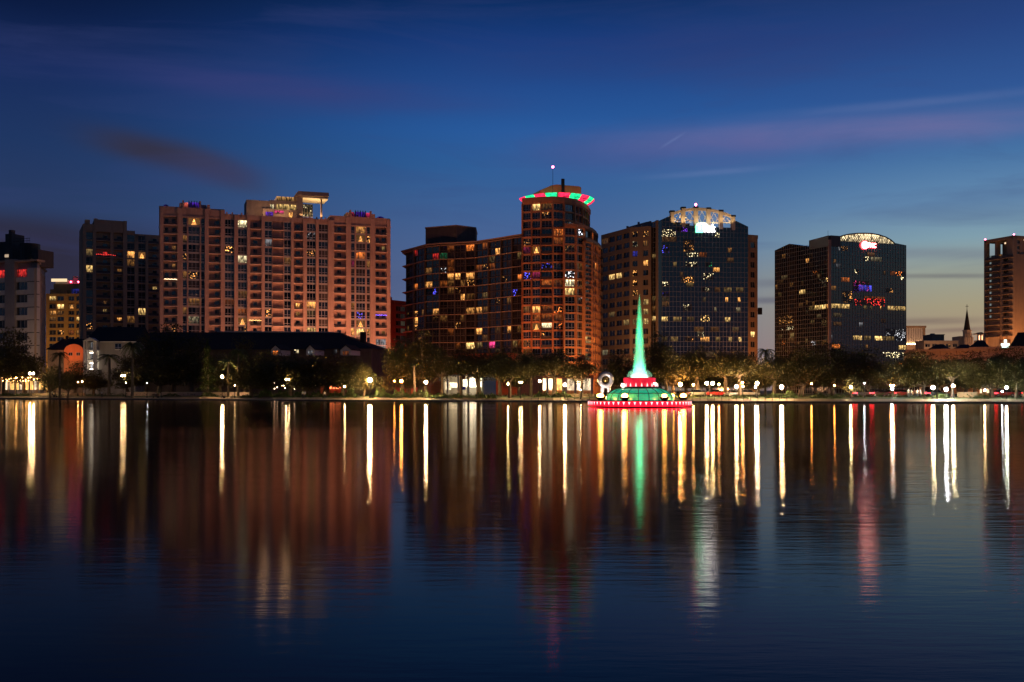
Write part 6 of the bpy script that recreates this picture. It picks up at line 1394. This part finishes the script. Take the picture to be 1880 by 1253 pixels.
# ================================================================= sky, sun, city light, camera
def sky():
    w = bpy.data.worlds.new('World'); S.world = w; w.use_nodes = True; nt = w.node_tree; nt.nodes.clear()
    out = N(nt,'ShaderNodeOutputWorld'); bg = N(nt,'ShaderNodeBackground', i={'Strength':1.0}); Lk(nt,bg.outputs[0],out.inputs['Surface'])
    tc = N(nt,'ShaderNodeTexCoord'); nm = N(nt,'ShaderNodeVectorMath', operation='NORMALIZE'); Lk(nt,tc.outputs['Generated'],nm.inputs[0])
    sp = N(nt,'ShaderNodeSeparateXYZ'); Lk(nt,nm.outputs[0],sp.inputs[0])
    def M(op, a, b=None, c=None):
        n = N(nt,'ShaderNodeMath', operation=op)
        for i, x in enumerate((a, b, c)):
            if x is None: continue
            if isinstance(x, (int,float)): n.inputs[i].default_value = x
            else: Lk(nt, x, n.inputs[i])
        return n.outputs[0]
    el = M('ARCSINE', sp.outputs['Z']); az = M('ARCTAN2', sp.outputs['X'], sp.outputs['Y'])       # compass angles of the sky itself
    elp = M('MAXIMUM', el, 0.0); ef = M('MULTIPLY', elp, 2.5)
    def ramp(stops):
        r = N(nt,'ShaderNodeValToRGB'); r.color_ramp.interpolation = 'B_SPLINE' if False else 'EASE'; e = r.color_ramp.elements
        e[0].position, e[0].color = stops[0][0], lin(stops[0][1]); e[1].position, e[1].color = stops[-1][0], lin(stops[-1][1])
        for p, c in stops[1:-1]: x = e.new(p); x.color = lin(c)
        r.color_ramp.interpolation = 'LINEAR'; Lk(nt, ef, r.inputs[0]); return r.outputs[0]
    def mix(f, a, b):
        n = N(nt,'ShaderNodeMix', data_type='RGBA')
        if isinstance(f, float): n.inputs[0].default_value = f
        else: Lk(nt, f, n.inputs[0])
        for s, x in ((6,a),(7,b)):
            if isinstance(x, tuple): n.inputs[s].default_value = x
            else: Lk(nt, x, n.inputs[s])
        return n.outputs[2]
    left = ramp(SKY['left']); mid = ramp(SKY['mid']); right = ramp(SKY['right']); back = ramp(SKY['back'])
    def step(x, a, b):
        n = N(nt,'ShaderNodeMapRange', interpolation_type='SMOOTHSTEP', i={'From Min':a,'From Max':b}); Lk(nt, x, n.inputs['Value']); return n.outputs[0]
    c = mix(step(az,-.46,.02), left, mid); c = mix(step(az,.02,.44), c, right)
    c = mix(step(M('ABSOLUTE', M('SUBTRACT', az, .35)), .95, 2.1), c, back)
    # clouds: stretched noise held in bands of the sky
    cb = N(nt,'ShaderNodeCombineXYZ'); Lk(nt,M('MULTIPLY',az,3.2),cb.inputs[0]); Lk(nt,M('MULTIPLY',el,22.0),cb.inputs[1])
    nz = N(nt,'ShaderNodeTexNoise', i={'Scale':1.6,'Detail':6.0,'Roughness':.58,'Distortion':.5}); Lk(nt,cb.outputs[0],nz.inputs['Vector'])
    nf = N(nt,'ShaderNodeMapRange', i={'From Min':.34,'From Max':.66}); Lk(nt,nz.outputs['Fac'],nf.inputs['Value']); nf = nf.outputs[0]
    def cloud(c, px, py, sx, sy, slope, col, amt, k=.6):
        a0, e0 = math.atan((px-940)/F), math.atan((YH-py)/F*math.cos(math.atan((px-940)/F))); sa, se = sx/F, sy/F
        da = M('SUBTRACT', az, a0); de = M('SUBTRACT', M('SUBTRACT', el, e0), M('MULTIPLY', da, -slope))
        g = M('ADD', M('POWER', M('ABSOLUTE', M('DIVIDE', da, sa)), 2.5), M('POWER', M('ABSOLUTE', M('DIVIDE', de, se)), 2.5))
        g = M('EXPONENT', M('MULTIPLY', g, -1.0)); f = M('MULTIPLY', g, M('ADD', M('MULTIPLY', nf, k), 1-k)); f = M('MULTIPLY', f, amt)
        return mix(f, c, lin(col))
    for args in CLOUDS: c = cloud(c, *args)
    # wandering thin veils over the whole sky
    n2 = N(nt,'ShaderNodeTexNoise', i={'Scale':.9,'Detail':5.0,'Roughness':.6,'Distortion':.8}); Lk(nt,cb.outputs[0],n2.inputs['Vector'])
    f2 = N(nt,'ShaderNodeMapRange', i={'From Min':.5,'From Max':.75,'To Max':.34}); Lk(nt,n2.outputs['Fac'],f2.inputs['Value'])
    c = mix(f2.outputs[0], c, lin((56,66,118)))
    # a trace of the physical sky just after sunset
    st = N(nt,'ShaderNodeTexSky', sky_type='NISHITA'); st.sun_disc = False; st.sun_elevation = R(-4); st.sun_rotation = R(28); st.altitude = 30
    sc = N(nt,'ShaderNodeVectorMath', operation='SCALE', i={'Scale':.001}); Lk(nt,st.outputs[0],sc.inputs[0])
    ad = N(nt,'ShaderNodeVectorMath', operation='ADD'); Lk(nt,c,ad.inputs[0]); Lk(nt,sc.outputs[0],ad.inputs[1])
    Lk(nt,ad.outputs[0],bg.inputs['Color'])
    w.cycles.sampling_method = 'MANUAL'; w.cycles.sample_map_resolution = 512
SKY = {'left':[(0,(50,44,60)),(.12,(50,46,64)),(.29,(44,44,66)),(.40,(42,60,98)),(.55,(31,54,98)),(.70,(24,44,92)),(.82,(12,28,66)),(.91,(7,18,44)),(1,(5,14,36))],
       'mid':[(0,(116,116,134)),(.12,(106,114,142)),(.22,(94,110,146)),(.31,(82,104,148)),(.42,(66,98,148)),(.54,(46,94,152)),(.62,(40,90,156)),(.72,(33,76,142)),(.82,(24,60,124)),(.91,(14,46,98)),(1,(10,34,80))],
       'right':[(0,(156,122,106)),(.10,(164,138,116)),(.19,(164,154,126)),(.27,(152,160,148)),(.34,(128,158,172)),(.42,(100,138,174)),(.55,(58,106,160)),(.66,(48,86,148)),(.79,(38,68,128)),(.91,(30,54,104)),(1,(22,42,90))],
       'back':[(0,(60,52,52)),(.10,(58,66,92)),(.3,(50,76,98)),(.6,(26,50,84)),(1,(10,24,52))]}
CLOUDS = [(290,281,110,25,.16,(52,49,66),1.0,.25),(405,314,72,25,.24,(60,56,78),.95,.3),(50,435,170,34,.05,(46,42,58),.9,.3),(60,520,150,60,0,(44,40,56),.6,.4),
          (1560,246,360,26,.02,(118,112,160),.75,.55),(1300,282,300,34,0,(84,90,148),.55,.5),(560,165,330,26,.03,(58,62,118),.6,.5),(1250,105,420,40,.0,(48,58,112),.45,.6),(1700,187,220,7,.0,(112,124,172),.3,.8),
          (1740,507,120,4,.04,(98,96,104),.85,.4),(1720,466,140,10,.04,(112,120,136),.6,.5),(1700,590,90,6,.0,(112,94,92),.75,.5),(1760,606,70,4,-.02,(118,96,92),.6,.5),(1410,520,40,8,0,(104,108,122),.6,.5),(1410,552,40,6,0,(92,92,110),.7,.5),(1235,258,18,2.5,-.55,(120,140,190),.3,.8),(1320,316,120,5,-.04,(110,130,180),.4,.7)]

def area(name, px, Y, z, tx, tz, ty, wdt, hgt, energy, col):
    """sodium street lighting at the foot of a building"""
    l = bpy.data.lights.new(name,'AREA'); l.shape = 'RECTANGLE'; l.size = wdt; l.size_y = hgt; l.energy = energy; l.color = col
    o = bpy.data.objects.new(name, l); COL.objects.link(o); o.location = (wx(px,Y),Y,z); t = Vector((wx(tx,ty),ty,tz)); o.rotation_euler = (t-o.location).to_track_quat('-Z','Y').to_euler(); o['kind'] = 'structure'
    return o
def city_light():
    for a in FLOODS: area('facade_floodlight', *a)
SOD = (1,.36,.10)
FLOODS = [  # pixel, distance, height, aim pixel, aim height, aim distance, width, depth, watts, colour
 (390,318,6,390,40,338,36,2,11440,(1,.40,.21)),(600,332,6,600,40,354,40,2,14400,(1,.37,.18)),(700,330,3,700,22,356,8,2,4500,(1,.30,.16)),
 (118,425,4,118,20,450,14,2,5760,(1,.50,.12)),(222,385,4,222,30,408,22,2,302,(1,.6,.45)),(60,300,3,40,20,326,14,2,1995,(1,.55,.30)),
 (728,405,3,728,20,430,8,2,2700,(1,.10,.03)),(850,368,4,850,25,393,40,2,1058,(1,.34,.12)),(1000,325,5,1000,30,346,14,2,67300,(1,.26,.06)),(1085,325,4,1085,25,350,8,2,15470,(1,.40,.12)),
 (1150,396,3,1150,35,425,18,2,5600,(1,.48,.22)),(1290,395,3,1290,20,420,40,2,540,(1,.7,.5)),(1383,405,3,1383,30,426,6,2,6300,(1,.34,.10)),
 (1500,378,3,1500,20,400,30,2,480,(1,.7,.55)),(1880,505,12,1876,40,528,14,2,14699,(1,.38,.12)),(1830,508,12,1830,40,530,14,2,2700,(1,.4,.18)),(1800,352,6,1800,14,372,50,2,1155,(1,.26,.06)),(1720,362,6,1710,14,378,20,2,1200,(1,.34,.12)),
 (890,270,3,890,9,298,30,1,1575,(1,.20,.03)),(1720,440,10,1722,30,460,20,2,2500,(1,.5,.25)),(1025,345,66,1025,68,358,8,1,0,(1,.6,.3)),
 (540,279,6,590,16,290,40,1,140,(1,.6,.4)),(215,280,4,215,14,292,10,1,360,(1,.66,.44)),
 (1681,480,16,1681,24,500,8,1,3500,(1,.5,.25)),
]
def camera():
    c = bpy.data.cameras.new('camera'); c.lens = 36; c.sensor_width = 36; c.shift_y = (YH-626.5)/F; c.clip_end = 20000; c.clip_start = .1
    o = bpy.data.objects.new('camera', c); COL.objects.link(o); o.location = (0,0,H); o.rotation_euler = (math.pi/2,0,0); S.camera = o
def settings():
    S.view_settings.view_transform = 'Standard'; S.view_settings.look = 'None'; S.view_settings.exposure = 0; S.view_settings.gamma = 1; S.view_settings.use_curve_mapping = False
    S.render.engine = 'CYCLES'; c = S.cycles; c.use_denoising = True; c.max_bounces = 6; c.diffuse_bounces = 2; c.glossy_bounces = 3; c.transmission_bounces = 3; c.transparent_max_bounces = 12
    c.sample_clamp_indirect = 6; c.caustics_reflective = False; c.caustics_refractive = False; c.use_light_tree = True
    try: c.denoiser = 'OPENIMAGEDENOISE'; c.denoising_input_passes = 'RGB_ALBEDO_NORMAL'
    except Exception: pass
settings(); sky(); camera(); terrain(); water()
for f in (pink_block, dark_tower, grey_office, orange_hotel, red_sliver, curved_block, round_tower, bank_tower_arch, bank_tower_vault, right_tower, low_hotel, far_right_bits, townhouses, arched_house, pavilion,
          plants, lamps, fountain, sculpture, people, cars, small_things, city_light): f()
